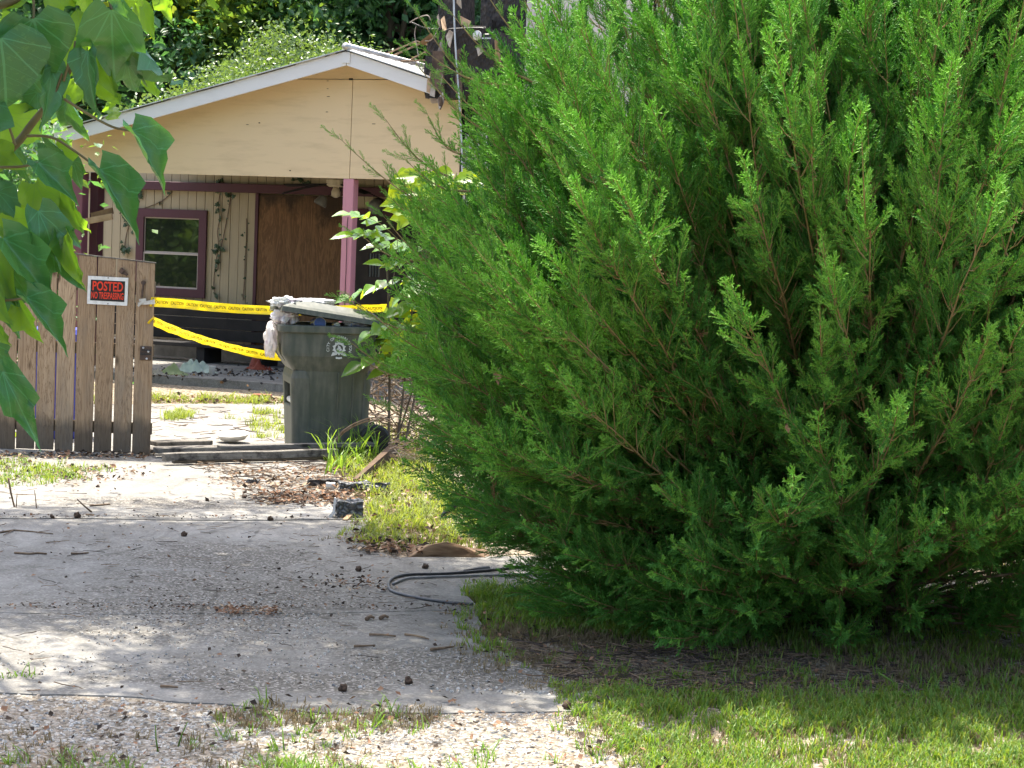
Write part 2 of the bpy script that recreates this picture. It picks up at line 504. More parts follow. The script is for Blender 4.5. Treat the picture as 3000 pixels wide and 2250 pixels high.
m_concrete = concrete_mat()
m_dirt = dirt_mat()
m_fence = wood_mat('fence_wood', (.39, .275, .17), (.53, .395, .26), (.14, .08, .042), damp=True)
m_rail = wood_mat('rail_wood', (.13, .10, .07), (.19, .15, .10), (.05, .035, .022), axis=0)
m_grey_wood = wood_mat('grey_wood', (.15, .138, .12), (.27, .25, .22), (.06, .052, .045), axis=0, scorch=True)
m_brown_wood = M('brown_wood', (.12, .07, .035), (.22, .13, .06), 8, .8, .3, 40)
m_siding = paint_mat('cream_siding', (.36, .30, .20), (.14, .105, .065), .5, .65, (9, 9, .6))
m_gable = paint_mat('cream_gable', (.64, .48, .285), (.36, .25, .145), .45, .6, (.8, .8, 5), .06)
m_wall_white = paint_mat('burnt_white_siding', (.60, .53, .48), (.30, .23, .18), .45, .6, (5, 5, .7))
m_sash = paint_mat('sash_paint', (.42, .37, .34), (.25, .2, .17), .3)
m_white = paint_mat('white_paint', (.62, .595, .57), (.40, .36, .32), .3, .5, (1.2, 5, 5))
m_roof_tin = M('roof_tin', (.36, .35, .33), (.58, .57, .55), 3, .42, .1, 30, .5, metal=.55)
m_purple = paint_mat('purple_paint', (.19, .07, .095), (.09, .04, .05), .5, .55, (8, 8, .7))
m_pink = paint_mat('faded_pink_paint', (.50, .225, .26), (.19, .08, .10), .45, .6, (9, 9, .6))
m_dkpurple = paint_mat('dark_purple_paint', (.078, .028, .038), (.05, .02, .025), .5, .55)
m_ply = plywood_mat()
m_char = char_mat()
m_dark = M('dark_board', (.011, .010, .010), (.024, .021, .020), 5, .75, .15, 30)
m_black = M('black_plastic', (.015, .015, .016), rough=.45, spec=.4)
m_iron = M('rusty_iron', (.06, .045, .04), (.13, .085, .06), 20, .7, .2, 80, metal=.3)
m_steel = M('grey_steel', (.40, .40, .41), (.55, .55, .55), 12, .4, metal=.8)
m_block = M('masonry', (.22, .20, .17), (.36, .33, .28), 7, .9, .4, 40)
m_ceiling = M('ceiling_board', (.17, .14, .10), (.24, .20, .14), 3, .8)
m_glass = None
def glass_mat():
    t = NT('window_glass')
    p = t.n('ShaderNodeBsdfPrincipled'); p.inputs['Base Color'].default_value = (.012, .015, .014, 1)
    p.inputs['Roughness'].default_value = .03; p.inputs['Specular IOR Level'].default_value = .5
    p.inputs['IOR'].default_value = 1.85
    n = t.noise(t.coords('Object'), 1.4, 3)
    t.l(t.bump(n, .06, .03), p.inputs['Normal'])
    t.l(p.outputs[0], t.out.inputs['Surface']); return t.m
m_glass = glass_mat()
m_tan = M('tan_board', (.27, .18, .10), (.40, .28, .17), 5, .85, .2, 30)
m_bark = M('bark', (.075, .055, .04), (.16, .125, .095), 9, .95, .9, 22, stretch=(1, 1, .25))
m_cedar_bark = M('cedar_bark', (.16, .11, .075), (.30, .225, .16), 12, .95, .7, 40, stretch=(1, 1, .2))
m_twig = M('twig', (.10, .065, .04), (.20, .14, .09), 20, .9)

# ================================================================== GROUND
def ground_mesh():
    mb = MB(); n = 90
    xs = np.concatenate([np.linspace(-60, -9, 12), np.linspace(-8, 9, 60), np.linspace(10, 60, 12)])
    ys = np.concatenate([np.linspace(-12, 4, 6), np.linspace(4.5, 24, 80), np.linspace(25, 90, 16)])
    vs = []
    for y in ys:
        for x in xs:
            z = -.012 + .014 * mnoise.noise(Vector((x * .7, y * .7, 0))) - .012
            if x > .6 and y < 21: z += .035 * min(1, (x - .6) / 1.0)
            vs.append((x, y, z))
    w = len(xs)
    fs = [(j * w + i, j * w + i + 1, (j + 1) * w + i + 1, (j + 1) * w + i) for j in range(len(ys) - 1) for i in range(w - 1)]
    mb.add(vs, fs)
    return mb.build('ground', m_dirt, smooth=True)
ground = tag(ground_mesh(), 'bare earth with dry leaves and grit round the driveway', kind='structure')

def slab(name, px, z, label, cr=.03):
    poly = [Vector(p) for p in gpoly(px)]
    pts = []
    for a, b in zip(poly, poly[1:] + poly[:1]):
        k = max(1, int((b - a).length / .06))
        for i in range(k):
            p = a.lerp(b, i / k)
            q = mnoise.noise_vector(Vector((p.x * 3.1, p.y * 3.1, 5))) + .5 * mnoise.noise_vector(Vector((p.x * 11, p.y * 11, 1)))
            pts.append((p.x + q.x * cr, p.y + q.y * cr))
    mb = MB(); n = len(pts)
    mb.add([(x, y, z) for x, y in pts] + [(x, y, z - .09) for x, y in pts],
           [tuple(range(n))] + [(i, i + n, (i + 1) % n + n, (i + 1) % n) for i in range(n)])
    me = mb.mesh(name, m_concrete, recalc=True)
    bm = bmesh.new(); bm.from_mesh(me); bmesh.ops.triangulate(bm, faces=[f for f in bm.faces if len(f.verts) > 4]); bm.to_mesh(me); bm.free()
    return me
drive = tag(empty('driveway'), 'cracked grey concrete driveway running back to the house', kind='structure')
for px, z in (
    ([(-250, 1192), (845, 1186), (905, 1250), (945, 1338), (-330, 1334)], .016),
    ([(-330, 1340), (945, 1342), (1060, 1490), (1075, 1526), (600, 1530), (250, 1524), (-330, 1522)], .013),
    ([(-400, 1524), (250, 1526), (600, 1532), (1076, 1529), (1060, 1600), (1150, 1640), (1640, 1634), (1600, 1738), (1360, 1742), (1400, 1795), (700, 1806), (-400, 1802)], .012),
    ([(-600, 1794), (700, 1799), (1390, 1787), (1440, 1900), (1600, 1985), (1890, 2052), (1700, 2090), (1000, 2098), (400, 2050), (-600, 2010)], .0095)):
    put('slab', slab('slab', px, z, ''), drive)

apron_mat = None
def apron():
    t = NT('gravel_bed'); v = t.coords('Object')
    vo = t.n('ShaderNodeTexVoronoi'); t.l(v, vo.inputs['Vector']); vo.inputs['Scale'].default_value = 62
    sc_ = t.n('ShaderNodeSeparateColor'); t.l(vo.outputs['Color'], sc_.inputs[0])
    col = t.ramp(sc_.outputs[0], [(.0, (.085, .07, .052)), (.35, (.175, .155, .125)), (.7, (.26, .24, .205)), (1.0, (.37, .35, .315))])
    col = t.mix(t.ramp(t.noise(v, 2.2, 5, .6), [(.45, 0.0), (.7, .65)]), col, (.24, .18, .12))
    m = t.princ(col, .95, .15, t.bump(t.math('MULTIPLY', vo.outputs['Distance'], -1.0), .8, .012))
    global m_concrete
    keep = m_concrete; m_concrete = m
    me = slab('gravel_apron', [(-600, 1960), (1000, 2030), (1600, 2000), (1900, 2070), (2010, 2380), (-700, 2380)], .004, '', .09)
    m_concrete = keep
    return tag(put('gravel_apron', me), 'strip of pale loose gravel along the near end of the driveway', kind='structure')
apron()

# ================================================================== HOUSE
HA = R(21)
HO = G(1015, 1143)
HO = Vector((HO.x, HO.y, 0))
HU = Vector((math.cos(HA), -math.sin(HA), 0))
HN = Vector((math.sin(HA), math.cos(HA), 0))      # pointing into the house
def HL(px, py, d=0.0):
    """the point of the house's local frame (along, into, up) seen at a pixel, on the upright plane d metres behind the front"""
    r = ray(px, py)
    t = (d - (C0 - HO).dot(HN)) / r.dot(HN)
    q = C0 + r * t - HO
    return Vector((q.dot(HU), d, q.z))
house = tag(empty('house', HO, -HA), 'single storey cream house with a white edged gable over its purple porch', 'house')
zb = HL(640, 513).z                                # bottom of the gable boarding
uL, uR = HL(209, 505).x, HL(1346, 440).x
WALL_D = 2.6
# gable boarding: top edge just under the barge boards
ap = HL(1052, 196); lf = HL(160, 440); rt = HL(1245, 262)
kl = (ap.z - lf.z) / (ap.x - lf.x); kr = (ap.z - rt.z) / (rt.x - ap.x)
def ztop(u): return ap.z - (kl * (ap.x - u) if u < ap.x else kr * (u - ap.x))
seam_u = HL(1028, 400).x; seam_z = HL(1000, 232).z
g = .004
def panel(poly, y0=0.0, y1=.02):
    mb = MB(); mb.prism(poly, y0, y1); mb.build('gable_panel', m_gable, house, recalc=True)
GT = .085
def uat(z): return ap.x - (ap.z + GT - z) / kl, ap.x + (ap.z + GT - z) / kr
uA, uB = uat(seam_z)
panel([(uL, zb), (seam_u - g, zb), (seam_u - g, seam_z - g), (uA, seam_z - g), (uL, ztop(uL) + GT)])
panel([(seam_u + g, zb + .003), (uR, zb + .003), (uR, ztop(uR) + GT), (uB, seam_z - g), (seam_u + g, seam_z - g)])
panel([(uA, seam_z + g), (uB, seam_z + g), (ap.x, ap.z + GT)], .002, .022)
mb = MB(); mb.box(uL + .02, uR - .02, .03, .10, zb + .02, zb + .30); mb.build('gable_backing', m_dark, house)
# nail holes / vent slot
for px, py, w, h in ((960, 237, .022, .006), (960, 260, .02, .006), (962, 283, .035, .006), (958, 328, .03, .006), (1028, 232, .05, .022), (760, 360, .02, .012), (850, 500, .018, .012), (1060, 200, .05, .03), (725, 365, .03, .006), (1095, 363, .04, .006)):
    q = HL(px, py); mb = MB(); mb.box(q.x - w / 2, q.x + w / 2, -.0035, .001, q.z - h / 2, q.z + h / 2); mb.build('nail_mark', m_dark, house)
# barge boards and tin roof
OV = -.34
def along(u0, u1, dz0, dz1, y0, y1, name, mat, slope):
    f = lambda u, dz: ztop(u) + dz
    mb = MB(); mb.prism([(u0, f(u0, dz0)), (u1, f(u1, dz0)), (u1, f(u1, dz1)), (u0, f(u0, dz1))], y0, y1)
    return mb.build(name, mat, house, recalc=True)
uE = HL(157, 420, OV).x
uE2 = HL(1262, 262, OV).x
BH = .145
# the boards stand OV in front, so their height is shifted to keep the slope line
along(uE, ap.x - .004, -.015, BH, OV, OV + .03, 'barge_board', m_white, 1)
along(ap.x + .004, uE2, -.015, BH, OV + .002, OV + .032, 'barge_board', m_white, 1)
mb = MB(); mb.box(ap.x - .05, ap.x + .05, OV - .012, OV - .002, ap.z + .01, ap.z + .13); mb.build('ridge_plate', m_white, house)
mb = MB(); mb.prism([(uE, ztop(uE) + BH - .04), (ap.x, ap.z + BH - .04), (uE2, ztop(uE2) + BH - .04), (uE2, ztop(uE2) + BH - .06), (ap.x, ap.z + BH - .06), (uE, ztop(uE) + BH - .06)], OV + .05, -.002)
mb.build('soffit', m_white, house, recalc=True)
# spacer blocks between barge board and tin: dark gaps show between them
for i in range(9):
    u = uE + (ap.x - uE) * (i + .35) / 9
    along(u, u + .5 + .15 * rnd.random(), BH + .001, BH + .022, OV + .01, OV + .05, 'roof_batten', m_white if i % 2 else m_grey_wood, 1)
def roof_sheet(u0, u1, zoff):
    mb = MB(); n = 64; y0, y1 = OV - .035, 9.5
    L = int(abs(y1 - y0) / .12)
    vs = []
    for j in range(L + 1):
        y = y0 + (y1 - y0) * j / L
        for k in (0, 1):
            u = (u0, u1)[k]
            vs.append((u, y, ztop(u) + zoff + (.016 if j % 2 else 0)))
    b = len(vs)
    vs += [(x, y, z - .012) for x, y, z in vs]
    fs = [(2 * j, 2 * j + 1, 2 * j + 3, 2 * j + 2) for j in range(L)] + [(b + 2 * j, b + 2 * j + 2, b + 2 * j + 3, b + 2 * j + 1) for j in range(L)]
    fs += [(0, b, b + 1, 1), (2 * L, 2 * L + 1, b + 2 * L + 1, b + 2 * L)]
    fs += [(2 * j + k, 2 * j + 2 + k, b + 2 * j + 2 + k, b + 2 * j + k) for j in range(L) for k in (0, 1)]
    mb.add(vs, fs); return mb.build('roof_sheet', m_roof_tin, house, recalc=True)
roof_sheet(uE - .05, ap.x + .01, BH + .026)
roof_sheet(ap.x - .01, uE2 + .05, BH + .028)
mb = MB()
mb.tube([(ap.x, OV - .05, ap.z + BH + .05), (ap.x, 9.4, ap.z + BH + .05)], .04, 8); mb.build('ridge_cap', m_roof_tin, house, smooth=True)
# house body under the roof
zc = zb - .02
mb = MB(); mb.box(uL + .01, uR, .11, WALL_D - .002, zb + .30, zb + .34); mb.build('porch_ceiling', m_ceiling, house)
PZ = .07
# posts
def post(pa, pb, py, mat, nm='porch_post', dep=.14):
    a, b = HL(pa, py).x, HL(pb, py).x
    mb = MB(); mb.box(a, b - .02, .0, dep, PZ - .02, zb - .002)
    return mb.build(nm, mat, house, bevel=.008), a, b
pc, pa_, pb_ = post(1005, 1040, 540, m_pink)
pl_, la_, lb_ = post(209, 246, 540, m_purple)
mb = MB(); mb.box(lb_ - .012, lb_ + .10, .16, .30, PZ, zb - .002); mb.build('porch_post', m_dkpurple, house)
# cracks down the middle post
mb = MB(); u0 = (pa_ + pb_) / 2
pts = [(u0 + .012 * mnoise.noise(Vector((0, 0, z * 6))), -.003, z) for z in np.linspace(.5, zb - .45, 24)]
for a, b in zip(pts, pts[1:]): mb.bar(a, b, .008 + .006 * rnd.random(), .004)
mb.build('split', m_dark, house)
# two loose boards nailed by the left post
for (x0, y0, x1, y1, mat, d) in ((240, 651, 329, 634, m_tan, -.03), (268, 633, 330, 617, m_brown_wood, .02)):
    a, b = HL(x0, y0, d), HL(x1, y1, d)
    mb = MB(); mb.bar(a, b, .03, .075, up=(0, 0, 1)); mb.build('nailed_board', mat, house)
# back wall: tongue and groove boards
ledge0, ledge1 = HL(600, 561, WALL_D - .09).z, HL(600, 535, WALL_D - .09).z
wz0 = HL(640, 1012, WALL_D).z
win = [HL(404, 610, WALL_D), HL(609, 617, WALL_D), HL(600, 872, WALL_D)]
wx0, wx1, wzt, wzb = win[0].x, HL(609, 617, WALL_D).x, HL(500, 613, WALL_D).z, HL(560, 872, WALL_D).z
dx0, dx1, dzt = HL(757, 640, WALL_D).x, HL(1012, 640, WALL_D).x, HL(880, 573, WALL_D).z
ex0, ex1, ezt = HL(1030, 700, WALL_D).x, HL(1235, 700, WALL_D).x, HL(1100, 633, WALL_D).z
uWL, uWR = HL(205, 600, WALL_D).x - .1, uR + .3
pit = HL(324, 700, WALL_D).x - HL(300, 700, WALL_D).x
u = uWL; base_me = {}
while u < uWR:
    x0, x1 = u + .004, u + pit - .004
    xm = (x0 + x1) / 2
    segs = [(wz0, zb + .29)]
    for a, b, zt, zz in ((wx0, wx1, wzt, wzb), (dx0, dx1, dzt, -1), (ex0, ex1, ezt, -1)):
        if a < xm < b:
            out = []
            for s0, s1 in segs:
                if s1 <= zz or s0 >= zt: out.append((s0, s1)); continue
                if s0 < zz: out.append((s0, zz))
                if s1 > zt: out.append((zt, s1))
            segs = out
    for s0, s1 in segs:
        key = (round(s0, 2), round(s1, 2))
        if key not in base_me:
            mb = MB(); h = s1 - s0
            mb.box(-pit / 2 + .004, pit / 2 - .004, 0, .018, 0, h)
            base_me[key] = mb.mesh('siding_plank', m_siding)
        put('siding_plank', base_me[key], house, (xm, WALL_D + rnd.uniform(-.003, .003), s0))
    u += pit
mb = MB(); mb.box(uWL - .05, uWR, WALL_D + .022, WALL_D + .10, 0, zb + .3); mb.build('wall_backing', m_dark, house)
mb = MB(); mb.box(uWL, uWR, WALL_D - .09, WALL_D - .012, ledge0, ledge1); mb.build('ledger_board', m_dkpurple, house, bevel=.006)
mb = MB(); mb.box(uWL, uWR, WALL_D - .05, WALL_D + .02, PZ, wz0 - .02); mb.build('foundation', m_block, house)
# side and rear walls
for nm, bx in (('side_wall', (uL + .0, uL + .12, WALL_D + .12, 9.2, 0, zb + .25)), ('side_wall', (uR - .1, uR + .02, WALL_D + .12, 9.2, 0, zb + .25)), ('rear_wall', (uL, uR, 9.2, 9.32, 0, zb + .25))):
    mb = MB(); mb.box(*bx); mb.build(nm, m_siding, house)
# window
fr = MB(); T = .115; y0, y1 = WALL_D - .035, WALL_D + .02
fr.box(wx0, wx1, y0, y1, wzt - T, wzt); fr.box(wx0, wx1, y0, y1, wzb, wzb + T)
fr.box(wx0, wx0 + T, y0 + .002, y1, wzb + T + .001, wzt - T - .001); fr.box(wx1 - T, wx1, y0 + .002, y1, wzb + T + .001, wzt - T - .001)
w = put('window', fr.mesh('window', m_dkpurple), house)
sx0, sx1, sz0, sz1 = wx0 + T, wx1 - T, wzb + T, wzt - T
zm = HL(500, 741, WALL_D).z
for z0, z1, yy, s in ((zm, sz1, WALL_D + .0, .016), (sz0, zm, WALL_D - .016, .022)):
    mb = MB(); mb.box(sx0, sx1, yy, yy + .014, z1 - s, z1 - .001); mb.box(sx0, sx1, yy, yy + .014, z0, z0 + s)
    mb.box(sx0, sx0 + s * .8, yy, yy + .014, z0 + s, z1 - s - .001); mb.box(sx1 - s * .8, sx1, yy, yy + .014, z0 + s, z1 - s - .001)
    mb.build('sash', m_sash, w)
    mb = MB(); mb.box(sx0 + .01, sx1 - .01, yy + .006, yy + .010, z0 + .008, z1 - .008); mb.build('pane', m_glass, w)
# boarded doorway
mb = MB(); mb.box(dx0 + .02, dx1 - .02, WALL_D - .03, WALL_D - .012, .30, dzt); mb.build('plywood_panel', m_ply, house)
mb = MB(); mb.box(dx0 - .03, dx0 + .015, WALL_D - .045, WALL_D, PZ, dzt + .01); mb.build('door_trim', m_dkpurple, house)
mb = MB(); mb.box(dx0 + .016, dx1 - .02, WALL_D - .04, WALL_D - .013, PZ, .295); mb.build('kick_board', m_dark, house)
# dark front door beside it, with a barred light
q = HL(1080, 742, WALL_D - .03); q2 = HL(1110, 812, WALL_D - .03)
dm = MB()
dm.box(ex0, q.x, WALL_D - .02, WALL_D + .02, PZ, ezt); dm.box(q2.x, ex1, WALL_D - .02, WALL_D + .02, PZ, ezt)
dm.box(q.x, q2.x, WALL_D - .02, WALL_D + .02, q.z, ezt); dm.box(q.x, q2.x, WALL_D - .02, WALL_D + .02, PZ, q2.z)
dr = put('front_door', dm.mesh('front_door', M('sooty_door', (.020, .015, .014), (.045, .032, .028), 4, .6, .1, 30)), house)
mb = MB(); mb.box(q.x, q2.x, WALL_D + .002, WALL_D + .006, q2.z, q.z); mb.build('pane', M('grey_glass', (.20, .22, .22), rough=.2, spec=.6), dr)
for k in range(1, 4):
    x = q.x + (q2.x - q.x) * k / 4
    mb = MB(); mb.box(x - .008, x + .008, WALL_D - .022, WALL_D - .008, q2.z, q.z); mb.build('bar', m_black, dr)
dfr = MB(); dfr.box(ex0 - .09, ex0 - .002, WALL_D - .04, WALL_D, PZ, ezt + .09); dfr.box(ex0 - .002, ex1, WALL_D - .04, WALL_D, ezt + .003, ezt + .09)
dfr.build('door_frame', m_dkpurple, house)
# slab of the porch
mb = MB(); q = HL(500, 1163, -.5)
mb.box(uL - .6, uR + .2, -.62, WALL_D, -.05, PZ); o = mb.build('porch_slab', m_concrete, house)

# things on the porch ------------------------------------------------
def HW(px, py, d):
    q = HL(px, py, d); return HO + HU * q.x + HN * q.y + Vector((0, 0, q.z))
fan_w = HW(985, 535, 1.5)
fan = tag(empty('ceiling_fan', (fan_w.x, fan_w.y, fan_w.z), R(14)), 'broken ceiling fan with drooping dark blades behind the middle porch post', 'fan')
mb = MB(); mb.lathe([(0, .055), (.10, .055), (.125, .03), (.125, -.03), (.09, -.055), (0, -.055)], 18); mb.build('motor', M('cream_metal', (.50, .43, .30), (.62, .55, .42), 8, .5), fan, smooth=False)
mb = MB(); mb.tube([(0, 0, .055), (0, 0, zb + .30 - fan_w.z)], .015, 8); mb.build('downrod', m_iron, fan)
mb = MB(); mb.lathe([(0, -.056), (.035, -.056), (.06, -.12), (.055, -.17), (.02, -.19), (0, -.19)], 14); mb.build('light_fitting', M('cream_glass', (.55, .48, .36), rough=.3), fan, smooth=True)
mb = MB(); mb.lathe([(.02, -.20), (.05, -.22), (.085, -.30), (.08, -.33)], 14, mat=Matrix.Translation((-.06, 0, .01)) @ Matrix.Rotation(R(25), 4, 'Y')); mb.build('lamp_shade', M('dusty_glass', (.16, .15, .13), rough=.3), fan, smooth=True)
for k, (a, dr_) in enumerate(((8, -.17), (80, -.05), (152, -.02), (185, -.13), (296, -.10))):
    ca, sa = math.cos(R(a)), math.sin(R(a))
    mb = MB()
    p0, p1, p2 = Vector((ca * .12, sa * .12, -.02)), Vector((ca * .36, sa * .36, -.03 + dr_ * .3)), Vector((ca * .68, sa * .68, -.03 + dr_))
    sd = Vector((-sa, ca, .2)) * .06
    vs = []
    for p, wv in ((p0, .35), (p1, 1), (p2, .95)):
        for sgn in (-1, 1):
            for t_ in (0, -.008): vs.append(p + sd * sgn * wv + Vector((0, 0, t_)))
    fs = []
    for i in range(2):
        b = 4 * i; fs += [(b, b + 2, b + 6, b + 4), (b + 1, b + 5, b + 7, b + 3), (b, b + 4, b + 5, b + 1), (b + 2, b + 3, b + 7, b + 6)]
    fs += [(0, 1, 3, 2), (8, 10, 11, 9)]
    mb.add(vs, fs); mb.build('blade', m_dark, fan, recalc=True)
wl = HW(1100, 606, WALL_D - .07)
lamp = tag(empty('wall_lamp', wl, -HA), 'round dusty grey lamp on the wall above the dark front door', 'lamp')
mb = MB(); mb.lathe([(0, 0), (.115, 0), (.12, .02), (.10, .03)], 20, mat=Matrix.Rotation(R(90), 4, 'X') @ Matrix.Translation((0, 0, -.07))); mb.build('back_plate', m_iron, lamp, smooth=True)
mb = MB(); mb.lathe([(.105, 0), (.11, .03), (.09, .07), (.05, .095), (0, .10)], 20, mat=Matrix.Rotation(R(90), 4, 'X') @ Matrix.Translation((0, 0, -.04))); mb.build('glass_dome', M('grey_dome', (.10, .105, .10), (.20, .20, .19), 6, .35), lamp, smooth=True)
# long dark bench against the wall
b0, b1 = HL(440, 900, 2.1), HL(768, 900, 2.1)
zt_, zs_ = HL(600, 898, 2.1).z, HL(600, 998, 2.1).z
bench = tag(empty('porch_bench', HO + HN * 2.1 + HU * ((b0.x + b1.x) / 2), -HA), 'long dark wooden bench with a solid back under the porch window', 'bench')
L2 = (b1.x - b0.x) / 2 + .25
for k in range(3):
    h = (zt_ - zs_) / 3
    mb = MB(); mb.box(-L2 - .5, L2, .10, .14, zs_ + k * h + .006, zs_ + (k + 1) * h - .004); mb.build('back_board', m_dark, bench, bevel=.004)
for k in range(2):
    mb = MB(); mb.box(-L2 - .5, L2, -.40 + k * .25, -.17 + k * .25, zs_ - .07, zs_ - .02); mb.build('seat_board', m_dark, bench, bevel=.004)
for x in (-L2 - .3, HL(617, 1000, 2.0).x - (b0.x + b1.x) / 2, L2 - .1):
    mb = MB(); mb.box(x - .06, x + .06, -.36, .09, PZ, zs_ - .072); mb.build('leg', m_dark, bench)
def heap(name, c, rx, ry, h, mat, seed, label, cat, lumps=5, group=None):
    mb = MB(); n, m = 26, 18
    vs = []
    rs = random.Random(seed)
    bl = [(rs.uniform(-.6, .6), rs.uniform(-.5, .5), rs.uniform(.25, .5), rs.uniform(.5, 1)) for _ in range(lumps)]
    for j in range(m + 1):
        for i in range(n + 1):
            x, y = -1 + 2 * i / n, -1 + 2 * j / m
            e = max(0, 1 - (x * x + y * y))
            z = sum(a * math.exp(-((x - bx) ** 2 + (y - by) ** 2) / (r * r * .5)) for bx, by, r, a in bl) / 1.6
            q = mnoise.noise(Vector((x * 4 + seed, y * 4, 0))) + .6 * abs(mnoise.noise(Vector((x * 9 + seed, y * 9, 3))))
            z = max(0, (z + .28 * q) * min(1, e * 2.2)) + .004
            wob = 1 + .22 * mnoise.noise(Vector((math.atan2(y, x) * 1.5 + seed, 1, 0)))
            vs.append((x * rx * wob, y * ry * wob, z * h))
    fs = [(j * (n + 1) + i, j * (n + 1) + i + 1, (j + 1) * (n + 1) + i + 1, (j + 1) * (n + 1) + i) for j in range(m) for i in range(n)]
    keep = [f for f in fs if max(vs[i][2] for i in f) > .0061 * 1.0 * 1]
    mb.add(vs, keep)
    return tag(mb.build(name, mat, None, c, (0, 0, -HA), smooth=True), label, cat, group)
def on_porch(px, py):
    q = G(px, py, PZ); return Vector((q.x, q.y, PZ + .002))
heap('crumpled_cloth', on_porch(575, 1090), .30, .16, .22, M('mint_cloth', (.25, .31, .25), (.38, .43, .35), 6, .9, .3, 60), 3, 'pale mint crumpled cloth heaped on the porch under the bench', 'cloth')
heap('crumpled_cloth', on_porch(512, 1097), .22, .12, .13, M('green_cloth', (.15, .19, .08), (.24, .27, .14), 6, .9, .3, 60), 9, 'olive green cloth lying against the mint cloth on the porch', 'cloth')
heap('crumpled_cloth', on_porch(455, 1098), .18, .10, .09, M('grey_cloth', (.17, .16, .13), (.27, .25, .2), 6, .9, .3, 60), 12, 'small grey brown rag on the porch nearest the gate', 'cloth')
q = on_porch(760, 1083); q.z += .0
heap('orange_sheet', q, .20, .10, .20, M('orange_sheet', (.17, .03, .014), (.24, .05, .025), 6, .7), 21, 'crumpled orange plastic sheet in the rubble beside the trash cart', 'sheet', 4)
cup = on_porch(621, 1098)
mb = MB(); mb.lathe([(0, 0), (.03, 0), (.042, .10), (.045, .105), (.038, .102), (.028, .01)], 14)
tag(mb.build('paper_cup', M('paper', (.62, .60, .56), rough=.7), None, cup, smooth=True), 'small white cup standing among rags on the porch', 'cup')
# rubble of charcoal and plaster on the porch: nobody could count it
def rock_mb(s, seed, flat=.6):
    rs = random.Random(seed); bm = bmesh.new(); bmesh.ops.create_icosphere(bm, subdivisions=1, radius=s)
    for v in bm.verts: v.co = Vector((v.co.x * rs.uniform(.7, 1.3), v.co.y * rs.uniform(.7, 1.3), v.co.z * flat * rs.uniform(.7, 1.3)))
    mb = MB(); mb.add([v.co[:] for v in bm.verts], [tuple(v.index for v in f.verts) for f in bm.faces]); bm.free(); return mb
pts, rots, scl, pk = [], [], [], []
for _ in range(620):
    q = on_porch(rnd.uniform(380, 1000), 1103 - abs(rnd.gauss(0, 14)))
    if rnd.random() < .03: q = on_porch(rnd.uniform(430, 830), rnd.uniform(1100, 1150))
    pts.append(q); rots.append((rnd.random() * 6, rnd.random() * 6, rnd.random() * 6)); scl.append(rnd.choice((.2, .3, .5, .8))); pk.append(rnd.choice((0, 0, 0, 0, 2, 2, 3)))
tm = [rock_mb(.035, k, .35) for k in range(4)]
tm[1].m = [1] * len(tm[1].f); tm[2].m = [2] * len(tm[2].f); tm[3].m = [1] * len(tm[3].f)
tag(scatter('rubble', tm, [m_char, M('plaster', (.30, .27, .23), (.45, .41, .36), 9), m_brown_wood], pts, rots, scl, picks=pk), 'charred rubble and plaster strewn along the back of the porch', None, kind='stuff')

# ================================================================== BURNT HOUSE on the right
burnt = tag(empty('burnt_house', HO, -HA), 'taller fire damaged white house with charred eaves, behind the cedar', 'house')
bx0 = HL(1350, 400, .6).x
D0 = .9
# white vertical siding, some boards sprung
u = bx0 + .32; k = 0
while u < bx0 + 6.0:
    w_ = .22; hgt = 5.6 + rnd.uniform(-.3, .3)
    z0 = 0.3
    if k in (0, 1): hgt = 1.9 + .5 * k
    mb = MB(); mb.box(-w_ / 2 + .004, w_ / 2 - .004, 0, .02, 0, hgt)
    if True:
        mb.build('siding_plank', m_wall_white, burnt, (u, D0 + rnd.uniform(-.02, .02), z0), (rnd.gauss(0, .006), rnd.gauss(0, .008), 0))
    u += w_; k += 1
mb = MB(); mb.box(bx0 + .04, bx0 + 6.2, D0 + .06, D0 + .2, 0, 5.9); mb.box(bx0 + .05, bx0 + .16, D0 + .2, 8, 0, 5.5); mb.build('charred_wall', m_char, burnt)
mb = MB(); mb.box(bx0 + .02, bx0 + .14, D0 - .35, D0 + .05, 0, 4.2); mb.build('corner_post', m_char, burnt)
mb = MB(); mb.box(bx0 + .15, bx0 + .26, D0 - .12, D0 + .03, 0, 4.4); mb.build('corner_post', m_char, burnt)
def bq(px, py, d): return HL(px, py, d)
# charred eave box hanging against the gable
mb = MB()
poly = [(q.x, q.z) for q in (bq(1246, 288, -.3), bq(1238, 232, -.3), bq(1252, 125, -.3), bq(1300, 95, -.3), bq(1345, 80, -.3), bq(1440, 85, -.3), bq(1455, 180, -.3), bq(1400, 260, -.3), bq(1345, 286, -.3))]
mb.prism(poly, -.30, .55); mb.build('charred_eave', m_char, burnt, recalc=True)
mb = MB()
poly = [(q.x, q.z) for q in (bq(1296, -120, -.15), bq(1350, -120, -.15), bq(1352, 70, -.15), bq(1342, 160, -.15), bq(1293, 150, -.15), bq(1288, 40, -.15))]
mb.prism(poly, -.20, .25); mb.build('charred_post', m_char, burnt, recalc=True)
